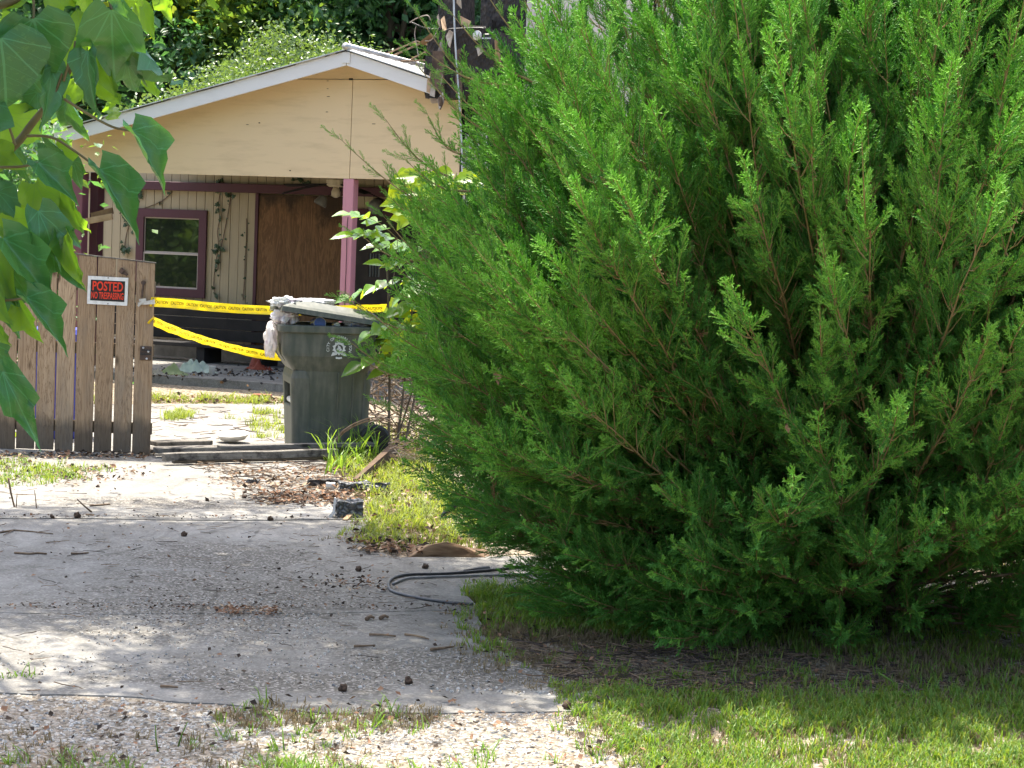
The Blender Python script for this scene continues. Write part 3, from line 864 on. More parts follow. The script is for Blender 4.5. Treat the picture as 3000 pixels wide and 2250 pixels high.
# torn pieces
m_torn = [M('scorched_tan', (.48, .33, .20), (.25, .16, .09), 8, .7), M('scorched_white', (.50, .45, .39), (.22, .165, .12), 7, .7), m_brown_wood, M('scorched_tin', (.42, .37, .32), (.16, .12, .09), 6, .5)]
m_scorch_brown = M('scorched_brown', (.05, .034, .025), (.15, .10, .07), 10, .75, .4, 30)
shards = [
    ([(1250, 235), (1262, 195), (1266, 275), (1252, 270)], 0), ([(1262, 280), (1278, 165), (1292, 110), (1300, 150), (1285, 215), (1275, 285)], 3),
    ([(1276, 245), (1290, 200), (1300, 225), (1286, 270)], 1), ([(1300, 105), (1312, 85), (1326, 95), (1318, 140), (1310, 130)], 1),
    ([(1227, 128), (1262, 98), (1272, 105), (1240, 133)], 2), ([(1286, 55), (1296, 45), (1310, 88), (1300, 92)], 0),
    ([(1282, 50), (1288, 42), (1290, 85), (1282, 68)], 1), ([(1345, 45), (1378, 62), (1372, 78), (1352, 72)], 0),
    ([(1283, 290), (1296, 270), (1301, 300), (1290, 322)], 1), ([(1285, 285), (1298, 283), (1300, 305), (1290, 322), (1288, 310)], 5),
    ([(1262, 288), (1285, 290), (1282, 302), (1264, 303)], 1), ([(1396, 138), (1412, 134), (1422, 120), (1434, 128), (1420, 150), (1404, 165)], 1),
    ([(1450, 110), (1462, 118), (1466, 200), (1448, 190)], 0), ([(1336, -40), (1352, -20), (1350, 25), (1340, 10)], 1),
    ([(1270, 150), (1300, 150), (1296, 290), (1262, 240)], 5), ([(1355, 72), (1425, 78), (1428, 84), (1356, 80)], 3), ([(1330, 150), (1350, 140), (1352, 285), (1336, 285)], 5)]
for i, (poly, mi) in enumerate(shards):
    d = -.36 - .015 * (i % 5)
    pl = [bq(px, py, d) for px, py in poly]
    c = sum((q for q in pl), Vector()) / len(pl)
    mb = MB(); n = len(pl)
    bend = [Vector((q.x, q.y + .10 * mnoise.noise(Vector((q.x * 5, q.z * 5, i))), q.z)) for q in pl]
    mb.add(bend + [q + Vector((0, .014, 0)) for q in bend], [tuple(range(n)), tuple(range(2 * n - 1, n - 1, -1))] + [(a, a + n, (a + 1) % n + n, (a + 1) % n) for a in range(n)])
    mb.build('torn_sheet', m_scorch_brown if mi == 5 else m_torn[mi], burnt, recalc=True)
def wirepts(px, d, nm, mat, r, parent):
    pts = [bq(a, b, d) for a, b in px]
    # smooth it
    out = []
    for i in range(len(pts) - 1):
        p0, p1, p2, p3 = pts[max(0, i - 1)], pts[i], pts[i + 1], pts[min(len(pts) - 1, i + 2)]
        for s in range(5):
            t = s / 5
            out.append(.5 * ((2 * p1) + (p2 - p0) * t + (2 * p0 - 5 * p1 + 4 * p2 - p3) * t * t + (3 * p1 - p0 - 3 * p2 + p3) * t ** 3))
    out.append(pts[-1])
    mb = MB(); mb.tube(out, r, 6, 0); return mb.build(nm, mat, parent, smooth=True)
wirepts([(1329, -60), (1331, 60), (1336, 160), (1345, 290), (1352, 420), (1354, 560)], -.44, 'conduit', m_steel, .011, burnt)
wirepts([(1200, 66), (1225, 52), (1252, 45), (1262, 60)], -.40, 'cable', m_torn[3], .006, burnt)
wirepts([(1205, 65), (1240, 80), (1270, 85), (1290, 82)], -.42, 'cable', m_black, .008, burnt)
wirepts([(1219, 76), (1215, 100), (1220, 130), (1226, 165)], -.41, 'cable', m_torn[3], .005, burnt)
wirepts([(1245, 120), (1262, 118), (1276, 100), (1284, 82)], -.43, 'cable', m_torn[1], .006, burnt)
wirepts([(1300, 95), (1316, 86), (1345, 84), (1400, 82), (1418, 84)], -.43, 'cable', m_black, .010, burnt)
q = bq(1398, 104, -.42)
mb = MB(); mb.lathe([(0, .02), (.05, .016), (.055, 0)], 18, mat=Matrix.Translation(q) @ Matrix.Rotation(R(90), 4, 'X')); mb.build('vent_cap', m_white, burnt, smooth=True)
q = bq(1428, 115, -.42)
mb = MB(); mb.box(q.x - .05, q.x + .05, q.y - .03, q.y + .06, q.z - .11, q.z + .06); mb.build('meter_box', m_black, burnt, bevel=.01)
mb = MB(); mb.box(q.x - .055, q.x + .055, q.y - .034, q.y - .031, q.z + .0, q.z + .015); mb.build('meter_band', m_steel, burnt)
# peeled white boards between the gable corner and the cedar
for px0, px1, yt, yb, lean in ((1362, 1372, 390, 470, 0), (1376, 1386, 400, 560, -4), (1388, 1420, 385, 490, 6), (1395, 1430, 430, 600, 4), (1356, 1361, 430, 640, 0), (1366, 1371, 480, 640, 2)):
    a, b, c, d_ = bq(px0 + lean, yt, .3), bq(px1 + lean, yt + 6, .3), bq(px1, yb, .3), bq(px0, yb, .3)
    mb = MB(); mb.prism([(a.x, a.z), (b.x, b.z), (c.x, c.z), (d_.x, d_.z)], .3, .32); mb.build('peeled_board', m_white, burnt, recalc=True)

# ================================================================== GATE of upright boards
gq = G(447, 1338); GY = gq.y
gate = tag(empty('wooden_gate', (gq.x, GY, 0)), 'weathered gate of upright brown boards standing at the left of the driveway', 'gate')
pitch = P(392.5, 1100, GY).x - P(335.6, 1100, GY).x
xr = P(447, 1100, GY).x
zl, zr = P(115, 733, GY), P(452, 772, GY)
def gtop(x): return zr.z + (zl.z - zr.z) * (zr.x - x) / (zr.x - zl.x)
for i in range(13):
    x1 = xr - i * pitch - .004 - rnd.uniform(0, .003); x0 = xr - (i + 1) * pitch + .005 + rnd.uniform(0, .003)
    if i == 2: x1 -= .004
    zb_ = .012 + rnd.uniform(-.006, .012)
    mb = MB()
    t0, t1 = gtop(x0), gtop(x1)
    if i > 8: t0 = t1 = gtop(xr - 8 * pitch)
    vs = [(x, y, z) for y in (0, .017) for x, z in ((x0, zb_), (x1, zb_), (x1, t1), (x0, t0))]
    vs = [(x - gq.x, y + rnd.uniform(-.001, .001), z) for x, y, z in vs]
    mb.add(vs, [(0, 1, 2, 3), (7, 6, 5, 4), (0, 4, 5, 1), (1, 5, 6, 2), (2, 6, 7, 3), (3, 7, 4, 0)])
    mb.build('plank', m_fence, gate, bevel=.003)
for zc_ in (P(300, 1022, GY).z, P(300, 1252, GY).z, 1.32):
    mb = MB(); mb.box(-13 * pitch, -.02, .019, .057, zc_ - .045, zc_ + .045); mb.build('rail', m_rail, gate)
# sun-bleached cap strips along the top
mb = MB()
n = 12
for i in range(9):
    xa, xb = xr - (i + 1) * pitch, xr - i * pitch
    mb.bar((xa - gq.x, .012, gtop(xa) + .006), (xb - gq.x, .012, gtop(xb) + .006), .034, .008)
mb.build('cap_strip', m_tan if False else m_grey_wood, gate)
def gl(px, py, dy=0.0):
    p = P(px, py, GY + dy); return Vector((p.x - gq.x, dy, p.z))
# hasp, latch plate, broken bracket
a, b = gl(420, 832, -.008), gl(415, 872, -.008)
mb = MB(); mb.bar(a, b, .018, .012); mb.lathe([(.0, 0), (.018, 0), (.018, .012), (0, .012)], 12, mat=Matrix.Translation(a + Vector((0, .004, .01))) @ Matrix.Rotation(R(90), 4, 'X')); mb.build('hasp', m_iron, gate)
a = gl(427, 1035, -.006)
lp = MB(); lp.box(a.x - .045, a.x + .045, -.012, -.001, a.z - .055, a.z + .055); lpo = lp.build('latch_plate', m_iron, gate, bevel=.004)
for dz in (-.042, .014, .042):
    mb = MB(); mb.lathe([(0, .006), (.008, .004), (.009, 0)], 8, mat=Matrix.Translation((a.x + rnd.uniform(-.02, .03), -.012, a.z + dz)) @ Matrix.Rotation(R(90), 4, 'X')); mb.build('screw', m_steel, lpo)
mb = MB(); mb.box(a.x - .04, a.x + .043, -.018, -.0121, a.z - .012, a.z - .002); mb.box(a.x - .03, a.x + .043, -.018, -.0121, a.z + .02, a.z + .028); mb.build('bolt', m_black, lpo)
a, b, c = gl(352, 790, -.012), gl(362, 798, -.02), gl(374, 806, -.01)
mb = MB(); mb.bar(a, b, .02, .035, taper=1.1); mb.bar(b, c, .018, .03, taper=.6); mb.build('broken_bracket', m_iron, gate)
# blue barrel and pale things that show through the slits
bl = P(165, 960, GY + 1.1)
mb = MB()
mb.lathe([(0, 0), (.27, 0), (.29, .03), (.29, .28), (.30, .30), (.29, .32), (.29, .58), (.30, .60), (.29, .62), (.29, .88), (.26, .92), (0, .92)], 28)
tag(mb.build('blue_barrel', M('blue_plastic', (.035, .05, .33), rough=.4, spec=.5), None, (bl.x, GY + 1.1, .0), smooth=False), 'blue plastic barrel glimpsed through the slits of the gate', 'barrel')

# ---- sign on the gate
sc_ = P(315.5, 852, GY - .012)
sign = tag(empty('no_trespassing_sign', (sc_.x, GY - .012, sc_.z), 0), 'small white framed POSTED NO TRESPASSING sign on the gate boards', 'sign')
sign.rotation_euler = (0, R(-1.0) * 0 + R(.8), 0)
ppm = FPX / GY
sw, sh = 118 / ppm, 82 / ppm
m_signw = M('sign_white', (.78, .78, .76), (.62, .61, .58), 20, .5)
m_signb = M('sign_black', (.015, .014, .013), rough=.5)
m_signr = M('sign_red', (.80, .055, .018), (.62, .04, .015), 30, .5)
mb = MB(); mb.box(-sw / 2, sw / 2, -.002, .001, -sh / 2, sh / 2); mb.build('board', m_signw, sign)
bw, bh_ = sw * .425, sh * .37
bk = MB(); bk.box(-bw, bw, -.0034, -.0021, -bh_, bh_); bk.build('black_panel', m_signb, sign)
t1 = text_mb('POSTED', sh * .46, 0, .86); t1.v = [(x, -.0042, z + sh * .14) for x, y, z in t1.v]
wid = max(q[0] for q in t1.v) - min(q[0] for q in t1.v)
t1.v = [(x * (bw * 1.78 / wid), y, z) for x, y, z in t1.v]; t1.build('lettering', m_signr, sign)
t2 = text_mb('NO TRESPASSING', sh * .33, 0, .55); t2.v = [(x, -.0042, z - sh * .19) for x, y, z in t2.v]
wid = max(q[0] for q in t2.v) - min(q[0] for q in t2.v)
t2.v = [(x * (bw * 1.88 / wid), y, z) for x, y, z in t2.v]; t2.build('lettering', m_signr, sign)
for sx, sz in ((0, .46), (.02, -.46)):
    mb = MB(); mb.lathe([(0, .003), (.004, .002), (.005, 0)], 8, mat=Matrix.Translation((sx * sw, -.002, sz * sh)) @ Matrix.Rotation(R(90), 4, 'X')); mb.build('screw', m_iron, sign)

# ================================================================== CAUTION TAPE
m_tape = M('yellow_tape', (.86, .66, .015), (.80, .56, .01), 8, .35, trans=.25, tcol=(.9, .7, .02))
m_ink = M('tape_ink', (.19, .135, .01), rough=.5)
def ribbon(name, pts, wid, twist, label, cat='caution tape', letters=True, nseg=110, lspan=(.05, .95), lsize=None, words='CAUTION'):
    """pts: world centre line; twist: angle from upright at each point"""
    pts = [Vector(p) for p in pts]
    L = [0]
    for a, b in zip(pts, pts[1:]): L.append(L[-1] + (b - a).length)
    def at(s):
        s = max(0, min(L[-1], s))
        for i in range(len(pts) - 1):
            if s <= L[i + 1] + 1e-9:
                t = (s - L[i]) / max(1e-9, L[i + 1] - L[i])
                p0, p1, p2, p3 = pts[max(0, i - 1)], pts[i], pts[i + 1], pts[min(len(pts) - 1, i + 2)]
                c = .5 * ((2 * p1) + (p2 - p0) * t + (2 * p0 - 5 * p1 + 4 * p2 - p3) * t * t + (3 * p1 - p0 - 3 * p2 + p3) * t ** 3)
                return c, (p2 - p1).normalized(), twist[i] + (twist[i + 1] - twist[i]) * t
        return pts[-1], (pts[-1] - pts[-2]).normalized(), twist[-1]
    root = tag(empty(name, pts[0]), label, cat)
    def surf(s, v, off=0.0):
        c, d, tw = at(s)
        up = Vector((0, 0, 1)); up = (up - d * up.dot(d)).normalized(); nrm = d.cross(up)
        up2 = up * math.cos(tw) + nrm * math.sin(tw); n2 = nrm * math.cos(tw) - up * math.sin(tw)
        cr = .011 * mnoise.noise(Vector((s * 8, v * 2.2, 1))) + .005 * mnoise.noise(Vector((s * 30, v * 3, 5))) + .012 * (v * v) * 4 * .3
        return c + up2 * v * wid + n2 * (cr + off) - pts[0]
    mb = MB(); K = 6
    vs = [surf(L[-1] * i / nseg, j / K - .5) for i in range(nseg + 1) for j in range(K + 1)]
    fs = [(i * (K + 1) + j, (i + 1) * (K + 1) + j, (i + 1) * (K + 1) + j + 1, i * (K + 1) + j + 1) for i in range(nseg) for j in range(K)]
    mb.add(vs, fs); o = mb.build('ribbon', m_tape, root, smooth=True)
    if letters:
        s = L[-1] * lspan[0]
        t = text_mb(words, wid * (lsize or .62))
        w_ = max(q[0] for q in t.v) - min(q[0] for q in t.v)
        while s + w_ < L[-1] * lspan[1]:
            lm = MB(); lm.add([tuple(surf(s + w_ / 2 + x, max(-.49, min(.49, z / wid)), .0025)) for x, y, z in t.v], t.f)
            lm.build('lettering', m_ink, root)
            s += w_ * 1.22
    return root
TY0, TY1 = GY - .03, GY + 1.75
def tp(px, py, f): return P(px, py, TY0 + (TY1 - TY0) * f)
ribbon('caution_tape', [tp(440, 884, 0), tp(530, 890, .2), tp(620, 899, .4), tp(720, 906, .62), tp(800, 909, .8), tp(900, 911, .95), tp(1015, 906, 1.0), tp(1132, 902, 1.03), tp(1260, 900, 1.05)],
       .074, [.15, .1, .05, .0, .05, .1, .15, .5, .6], 'upper yellow caution tape strung tight from the gate past the trash cart lid', lspan=(.03, .99), lsize=.46)
ribbon('caution_tape', [tp(440, 936, 0), tp(500, 962, .15), tp(560, 984, .3), tp(640, 1008, .5), tp(700, 1024, .62), tp(760, 1037, .75), tp(830, 1044, .85), tp(900, 1040, .95)],
       .075, [.75, .8, .8, .85, .7, .2, .1, .1], 'lower yellow caution tape sagging from the gate down behind the trash cart', lspan=(.02, .95), lsize=.46)
# knot of white tape ends round the last board
mb = MB()
mb.bar(gl(405, 890, -.02), gl(452, 884, -.02), .02, .018, taper=2.0); mb.bar(gl(408, 880, -.03), gl(428, 878, -.02), .02, .02)
mb.bar(gl(420, 882, -.03), gl(404, 897, -.04), .015, .016)
kn = mb.build('tape_knot', M('white_tape', (.62, .60, .55), (.45, .43, .38), 20, .6), None, (gq.x, GY, 0)); tag(kn, 'pale knotted tape end tied round the last gate board', 'knot')

# ================================================================== TRASH CART
q = G(958, 1332)
CA = R(14)
cart_o = Vector((q.x, q.y, 0)) + Vector((-math.sin(CA), math.cos(CA), 0)) * .27 + Vector((math.cos(CA), math.sin(CA), 0)) * .01
cart = tag(empty('trash_cart', cart_o, CA), 'overfilled dark green wheeled trash cart with its lid propped up', 'trash cart')
cart.scale = (1.035, 1.035, 1.035)
m_cart = plastic_mat()
def rrect(x0, x1, w, r, z, n=5):
    pts = []
    for cx, cy, a0 in ((x1 - r, w - r, 0), (x0 + r, w - r, 90), (x0 + r, -w + r, 180), (x1 - r, -w + r, 270)):
        for k in range(n + 1):
            a = R(a0 + 90 * k / n); pts.append((cx + r * math.cos(a), cy + r * math.sin(a), z))
    return pts
def loft(rings, cap=True):
    mb = MB(); n = len(rings[0])
    mb.add([p for r_ in rings for p in r_], [(i * n + k, i * n + (k + 1) % n, (i + 1) * n + (k + 1) % n, (i + 1) * n + k) for i in range(len(rings) - 1) for k in range(n)])
    if cap:
        mb.f += [tuple(range(n - 1, -1, -1)), tuple((len(rings) - 1) * n + k for k in range(n))]; mb.m += [0, 0]
    return mb
body = loft([rrect(-.255, .27, .245, .05, .02), rrect(-.275, .285, .265, .055, .30), rrect(-.295, .30, .285, .06, .655),
             rrect(-.31, .305, .292, .06, .672), rrect(-.385, .33, .335, .06, .775), rrect(-.392, .335, .337, .06, .80), rrect(-.40, .345, .340, .06, .985), rrect(-.40, .345, .340, .06, 1.00)])
bo = body.build('body', m_cart, cart, recalc=True)
# pockets for the lifting arm and the open top are cut out of the body
cut = MB()
cut.box(-.60, -.345, -.20, -.10, .64, .86)              # upper grab slots on the front face
cut.box(-.60, -.345, .10, .20, .64, .86)
cut.box(-.60, -.225, -.19, .19, .37, .545)             # pocket with the white bar
cut.box(-.33, .29, -.295, .295, .90, 1.2)              # hollow
co = cut.build('cutter', m_cart, cart)
bm_ = bo.modifiers.new('cut', 'BOOLEAN'); bm_.operation = 'DIFFERENCE'; bm_.object = co; bm_.solver = 'EXACT'
dg = bpy.context.evaluated_depsgraph_get()
me = bpy.data.meshes.new_from_object(bo.evaluated_get(dg)); bo.modifiers.clear(); bo.data = me
bpy.data.objects.remove(co)
bv = bo.modifiers.new('edge', 'BEVEL'); bv.width = .006; bv.segments = 2; bv.limit_method = 'ANGLE'; bv.angle_limit = R(35)
# front column swelling and side creases, set proud of the body
mb = loft([rrect(-.285, -.12, .262, .045, .03), rrect(-.30, -.14, .282, .05, .34), rrect(-.316, -.155, .300, .05, .60), rrect(-.30, -.18, .292, .045, .66)])
mb.v = [(x, y if y < 0 else y, z) for x, y, z in mb.v]
c1 = mb.build('front_column', m_cart, cart, recalc=True)
cut = MB(); cut.box(-.60, -.225, -.19, .19, .37, .545); co = cut.build('cutter', m_cart, cart)
bm_ = c1.modifiers.new('cut', 'BOOLEAN'); bm_.operation = 'DIFFERENCE'; bm_.object = co; bm_.solver = 'EXACT'
dg = bpy.context.evaluated_depsgraph_get(); me = bpy.data.meshes.new_from_object(c1.evaluated_get(dg)); c1.modifiers.clear(); c1.data = me; bpy.data.objects.remove(co)
bv = c1.modifiers.new('edge', 'BEVEL'); bv.width = .008; bv.segments = 2; bv.limit_method = 'ANGLE'; bv.angle_limit = R(35)
mb = MB()
for xa, xb in ((.055, .06), (.17, .18)):
    mb.bar((xa, -.247, .03), (xb, -.289, .65), .014, .016)
mb.build('side_rib', m_cart, cart, bevel=.003)
mb = loft([rrect(.235, .305, .255, .035, .03), rrect(.25, .322, .287, .04, .56), rrect(.25, .31, .28, .035, .64)])
mb.build('rear_column', m_cart, cart, recalc=True, smooth=False)
mb = MB(); mb.tube([(-.262, -.192, .40), (-.262, .192, .40)], .024, 10); mb.build('lift_bar', M('white_bar', (.75, .74, .72), rough=.35), cart, smooth=True)
# rim band
mb = MB()
o_, i_ = rrect(-.425, .375, .365, .07, 1.0), rrect(-.37, .315, .31, .05, 1.0)
n = len(o_)
rings = [[(x, y, .955) for x, y, z in rrect(-.41, .36, .352, .065, 1)], [(x, y, .962) for x, y, z in o_], [(x, y, 1.012) for x, y, z in o_], [(x, y, 1.018) for x, y, z in rrect(-.415, .365, .355, .065, 1)], [(x, y, 1.018) for x, y, z in i_], [(x, y, .95) for x, y, z in i_]]
mb.add([p for r_ in rings for p in r_], [(a * n + k, a * n + (k + 1) % n, (a + 1) * n + (k + 1) % n, (a + 1) * n + k) for a in range(5) for k in range(n)])
mb.build('rim', m_cart, cart, recalc=True, bevel=.003)
# axle, wheels, handle at the back
mb = MB(); mb.tube([(.36, -.33, .125), (.36, .33, .125)], .014, 8); mb.build('axle', m_iron, cart)
for s in (-1, 1):
    mb = MB(); mb.lathe([(.03, -.03), (.105, -.03), (.125, -.02), (.125, .02), (.105, .03), (.03, .03)], 22, mat=Matrix.Translation((.36, s * .30, .125)) @ Matrix.Rotation(R(90), 4, 'X')); w_ = mb.build('wheel', m_black, cart, smooth=False)
    mb = MB(); mb.lathe([(0, -.034), (.05, -.034), (.055, -.025)], 14, mat=Matrix.Translation((.36, s * .30, .125)) @ Matrix.Rotation(R(90 * -s), 4, 'X')); mb.build('hub', m_cart, w_)
mb = MB(); mb.tube([(.36, -.25, .985), (.45, -.24, 1.0), (.46, 0, 1.0), (.45, .24, 1.0), (.36, .25, .985)], .018, 8); mb.build('handle', m_cart, cart, smooth=True)
# lid: hinged at the back, lifted at the front by the rubbish
lid = MB()
Ls, Ws = .80, .365
def lidz(x, y):
    fx = min(1, (x + 0) / .10, (Ls - x) / .16); fy = min(1, (Ws - abs(y)) / .09)
    return .065 * max(0, min(fx, fy)) ** .8
nx, ny = 24, 14
xs = [0, .03, .06, .08, .1, .12, .15] + list(np.linspace(.2, Ls - .18, 10)) + [Ls - .14, Ls - .1, Ls - .06, Ls - .03, Ls]
ys = [-Ws, -Ws + .02, -Ws + .05, -Ws + .085, -Ws + .1] + list(np.linspace(-Ws + .14, Ws - .14, 7)) + [Ws - .1, Ws - .085, Ws - .05, Ws - .02, Ws]
V = [(x, y, lidz(x, y)) for x in xs for y in ys]
w_ = len(ys); F = [(a * w_ + b, a * w_ + b + 1, (a + 1) * w_ + b + 1, (a + 1) * w_ + b) for a in range(len(xs) - 1) for b in range(w_ - 1)]
lid.add(V, F)
b0_ = len(V); lid.add([(x, y, z - .007) for x, y, z in V], [tuple(reversed(f)) for f in F])
edge = [(a * w_) for a in range(len(xs))] + [(len(xs) - 1) * w_ + b for b in range(1, w_)] + [a * w_ + w_ - 1 for a in range(len(xs) - 2, -1, -1)] + [b for b in range(w_ - 2, 0, -1)]
sk = [(V[i][0] + (.006 if V[i][0] > .4 else -.006), V[i][1] * 1.015, V[i][2] - .038) for i in edge]
b1_ = len(lid.v); lid.v += sk
for k in range(len(edge)):
    k2 = (k + 1) % len(edge); lid.f.append((edge[k], edge[k2], b1_ + k2, b1_ + k)); lid.m.append(0)
lo = lid.build('lid', m_cart, cart, (.385, 0, 1.05), (0, 0, 0), smooth=False)
lo.rotation_euler = (R(2.0), R(-7.2), R(180))
sm = lo.modifiers.new('thick', 'SOLIDIFY'); sm.thickness = .004; sm.offset = 0
for sx in (.06,):
    mb = MB(); mb.box(Ls - .01, Ls + .035, -.16, .16, -.03, -.005); mb.build('grip', m_cart, lo, bevel=.005)
# crest and lettering printed on the side
m_print = M('white_print', (.60, .62, .60), (.42, .44, .42), 60, .6)
ez, ex = .845, .045
em = MB()
YE = -.3475
def disc(cx, cz, r0, r1, n=26, y=YE, a0=0, a1=360):
    vs, fs = [], []
    for k in range(n + 1):
        a = R(a0 + (a1 - a0) * k / n)
        vs += [(cx + r0 * math.cos(a), y, cz + r0 * math.sin(a)), (cx + r1 * math.cos(a), y, cz + r1 * math.sin(a))]
    fs = [(2 * k, 2 * k + 1, 2 * k + 3, 2 * k + 2) for k in range(n)]
    em.add(vs, fs)
rr = .060
disc(ex, ez, .030, .044)
for k in range(10):
    a = R(36 * k + 18); em.add([(ex + .044 * math.cos(a - .25), YE, ez + .044 * math.sin(a - .25)), (ex + .056 * math.cos(a), YE, ez + .056 * math.sin(a)), (ex + .044 * math.cos(a + .25), YE, ez + .044 * math.sin(a + .25))], [(0, 1, 2)])
for cx, cz, r in ((0, .006, .012), (-.012, -.008, .009), (.012, -.010, .010), (.004, -.02, .008), (-.006, .018, .006)): disc(ex + cx, ez + cz, 0, r, 8)
em.add([(ex - .05, YE, ez - .03), (ex - .062, YE, ez - .062), (ex - .015, YE, ez - .05), (ex - .018, YE, ez - .036)], [(0, 1, 2, 3)])
em.add([(ex + .05, YE, ez - .03), (ex + .062, YE, ez - .062), (ex + .015, YE, ez - .05), (ex + .018, YE, ez - .036)], [(0, 1, 2, 3)])
disc(ex, ez - .012, .058, .072, 10, YE, 248, 292)
em.add([(ex - .02, YE, ez + .045), (ex - .024, YE, ez + .064), (ex - .008, YE, ez + .056), (ex, YE, ez + .07), (ex + .008, YE, ez + .056), (ex + .024, YE, ez + .064), (ex + .02, YE, ez + .045)], [(0, 1, 2, 3, 4, 5, 6)])
em.build('crest', m_print, cart)
words = 'CITY OF CHARLESTON'
for i, ch in enumerate(words):
    a = R(192 - 204 * i / (len(words) - 1))
    if ch == ' ': continue
    t = text_mb(ch, .030)
    rot = a - math.pi / 2
    lm = MB(); lm.add([(ex + .088 * math.cos(a) + x * math.cos(rot) - z * math.sin(rot), YE, ez + .088 * math.sin(a) + x * math.sin(rot) + z * math.cos(rot)) for x, y, z in t.v], t.f)
    lm.build('letter', m_print, cart)
mb = MB(); mb.box(-.4035, -.4010, -.02, -.012, .90, .925); mb.build('label_mark', m_print, cart)

# rubbish in and on the cart
CM = Matrix.Translation(cart_o) @ Matrix.Rotation(CA, 4, 'Z') @ Matrix.Scale(1.035, 4)
def bag_mat(name, c, tr=.35):
    t = NT(name); v = t.coords('Object')
    n = t.noise(v, 9, 3, .5)
    vo = t.n('ShaderNodeTexVoronoi', feature='DISTANCE_TO_EDGE'); t.l(v, vo.inputs['Vector']); vo.inputs['Scale'].default_value = 16
    col = t.mix(t.ramp(t.noise(v, 6, 2), [(.56, 0.0), (.64, .7)]), c, (.30, .20, .30))
    return t.princ(col, .3, .5, t.bump(t.math('ADD', n, t.math('MULTIPLY', vo.outputs['Distance'], 1.5)), .8, .02), 0, tr, c)
m_bag = bag_mat('thin_white_bag', (.90, .86, .84))
m_film = bag_mat('clear_film', (.80, .82, .81), .3)
def crumple(name, c, r, seed, mat, label, cat, amp=.35, sub=4, parent=None):
    bm = bmesh.new(); bmesh.ops.create_icosphere(bm, subdivisions=sub, radius=1)
    for v in bm.verts:
        d = v.co.normalized()
        k = 1 + amp * (mnoise.noise(d * 2.2 + Vector((seed, 0, 0))) + .7 * abs(mnoise.noise(d * 5 + Vector((0, seed, 0)))) - .4 * abs(mnoise.noise(d * 9 + Vector((0, 0, seed)))))
        v.co = Vector((d.x * r[0], d.y * r[1], d.z * r[2])) * k
    me = bpy.data.meshes.new(name); bm.to_mesh(me); bm.free(); me.materials.append(mat)
    me.polygons.foreach_set('use_smooth', [sub > 3] * len(me.polygons))
    o = put(name, me, parent, CM @ Vector(c)); o.rotation_euler = (0, 0, CA)
    return tag(o, label, cat)
crumple('plastic_bag', (-.465, -.12, .885), (.05, .11, .145), 4, m_bag, 'white plastic bag bulging over the front rim of the trash cart', 'plastic bag', .28)
crumple('plastic_bag', (-.36, -.15, 1.07), (.09, .13, .085), 8, m_bag, 'crumpled white and blue bag squeezed between cart rim and lid', 'plastic bag', .5)
crumple('plastic_film', (-.36, -.20, 1.185), (.12, .12, .04), 15, m_film, 'crinkled clear plastic film caught on the lifted lid edge of the cart', 'plastic film', .75)
crumple('plastic_film', (-.13, .0, 1.195), (.17, .2, .024), 19, m_film, 'flat sheet of clear film lying over the middle of the cart lid', 'plastic film', .5)
crumple('plastic_bag', (.20, -.24, 1.035), (.10, .06, .03), 25, m_film, 'grey shiny bag poking out under the lid at the hinge end of the cart', 'plastic bag', .6)
def can(c, axis, r, l, mat, label, cat='can', ring=None):
    root = tag(empty('food_can', CM @ Vector(c)), label, cat)
    q_ = (CM.to_3x3() @ Vector(axis)).to_track_quat('Z', 'Y').to_matrix().to_4x4()
    mb = MB(); mb.lathe([(0, .012), (r * .9, .012), (r * .9, 0), (r, 0), (r, -l), (0, -l)], 20, mat=q_); mb.build('can_body', mat, root)
    mb = MB(); mb.lathe([(r * .86, .003), (r * 1.02, .004), (r * 1.02, -.008)], 20, mat=q_); mb.build('can_ring', m_steel, root)
    return root
can((-.105, -.285, 1.035), (.1, -1, .1), .050, .13, M('blue_can', (.05, .09, .26), (.10, .14, .34), 30, .35, metal=.3), 'blue can with a bright open rim lying under the cart lid')
can((.03, -.29, 1.022), (0, -1, 0), .026, .10, M('silver_can', (.6, .62, .62), rough=.3, metal=.7), 'small silver can end facing out beside the blue can')
can((.15, -.27, 1.03), (-1, -.15, 0), .028, .085, M('pale_blue_can', (.24, .32, .55), rough=.35, metal=.4), 'pale blue can lying sideways on the cart rim')
crumple('food_box', (.235, -.22, 1.03), (.08, .06, .022), 31, M('orange_card', (.40, .16, .04), (.30, .10, .03), 9, .7), 'crushed orange card box beneath the cart lid', 'box', .2, 2)

# ================================================================== LOOSE THINGS ON THE GROUND
# the stack of boards across the driveway
def board(pa, pb, w, h, z0, mat, label, group='boards lying across the driveway', bev=.004, name='timber_board'):
    a, b = G(*pa), G(*pb)
    c = (a + b) / 2; d = (b - a); L = d.length
    mb = MB()
    n = 10
    rs = random.Random(pa[0])
    for i in range(n):
        pass
    vs = []
    for i in range(n + 1):
        x = -L / 2 + L * i / n
        jz = .007 * mnoise.noise(Vector((x * 3, pa[1], 0))); jy = .005 * mnoise.noise(Vector((x * 2, pa[1], 7)))
        vs += [(x, -w / 2 + jy, jz), (x, w / 2 + jy, jz), (x, w / 2 + jy, h + jz), (x, -w / 2 + jy, h + jz)]
    fs = [(4 * i + k, 4 * i + 4 + k, 4 * i + 4 + (k + 1) % 4, 4 * i + (k + 1) % 4) for i in range(n) for k in range(4)] + [(0, 1, 2, 3), (4 * n + 3, 4 * n + 2, 4 * n + 1, 4 * n)]
    mb.add(vs, fs)
    o = mb.build(name, mat, None, (c.x, c.y, z0), (0, 0, math.atan2(d.y, d.x)), recalc=True, bevel=bev)
    return tag(o, label, 'board', group)
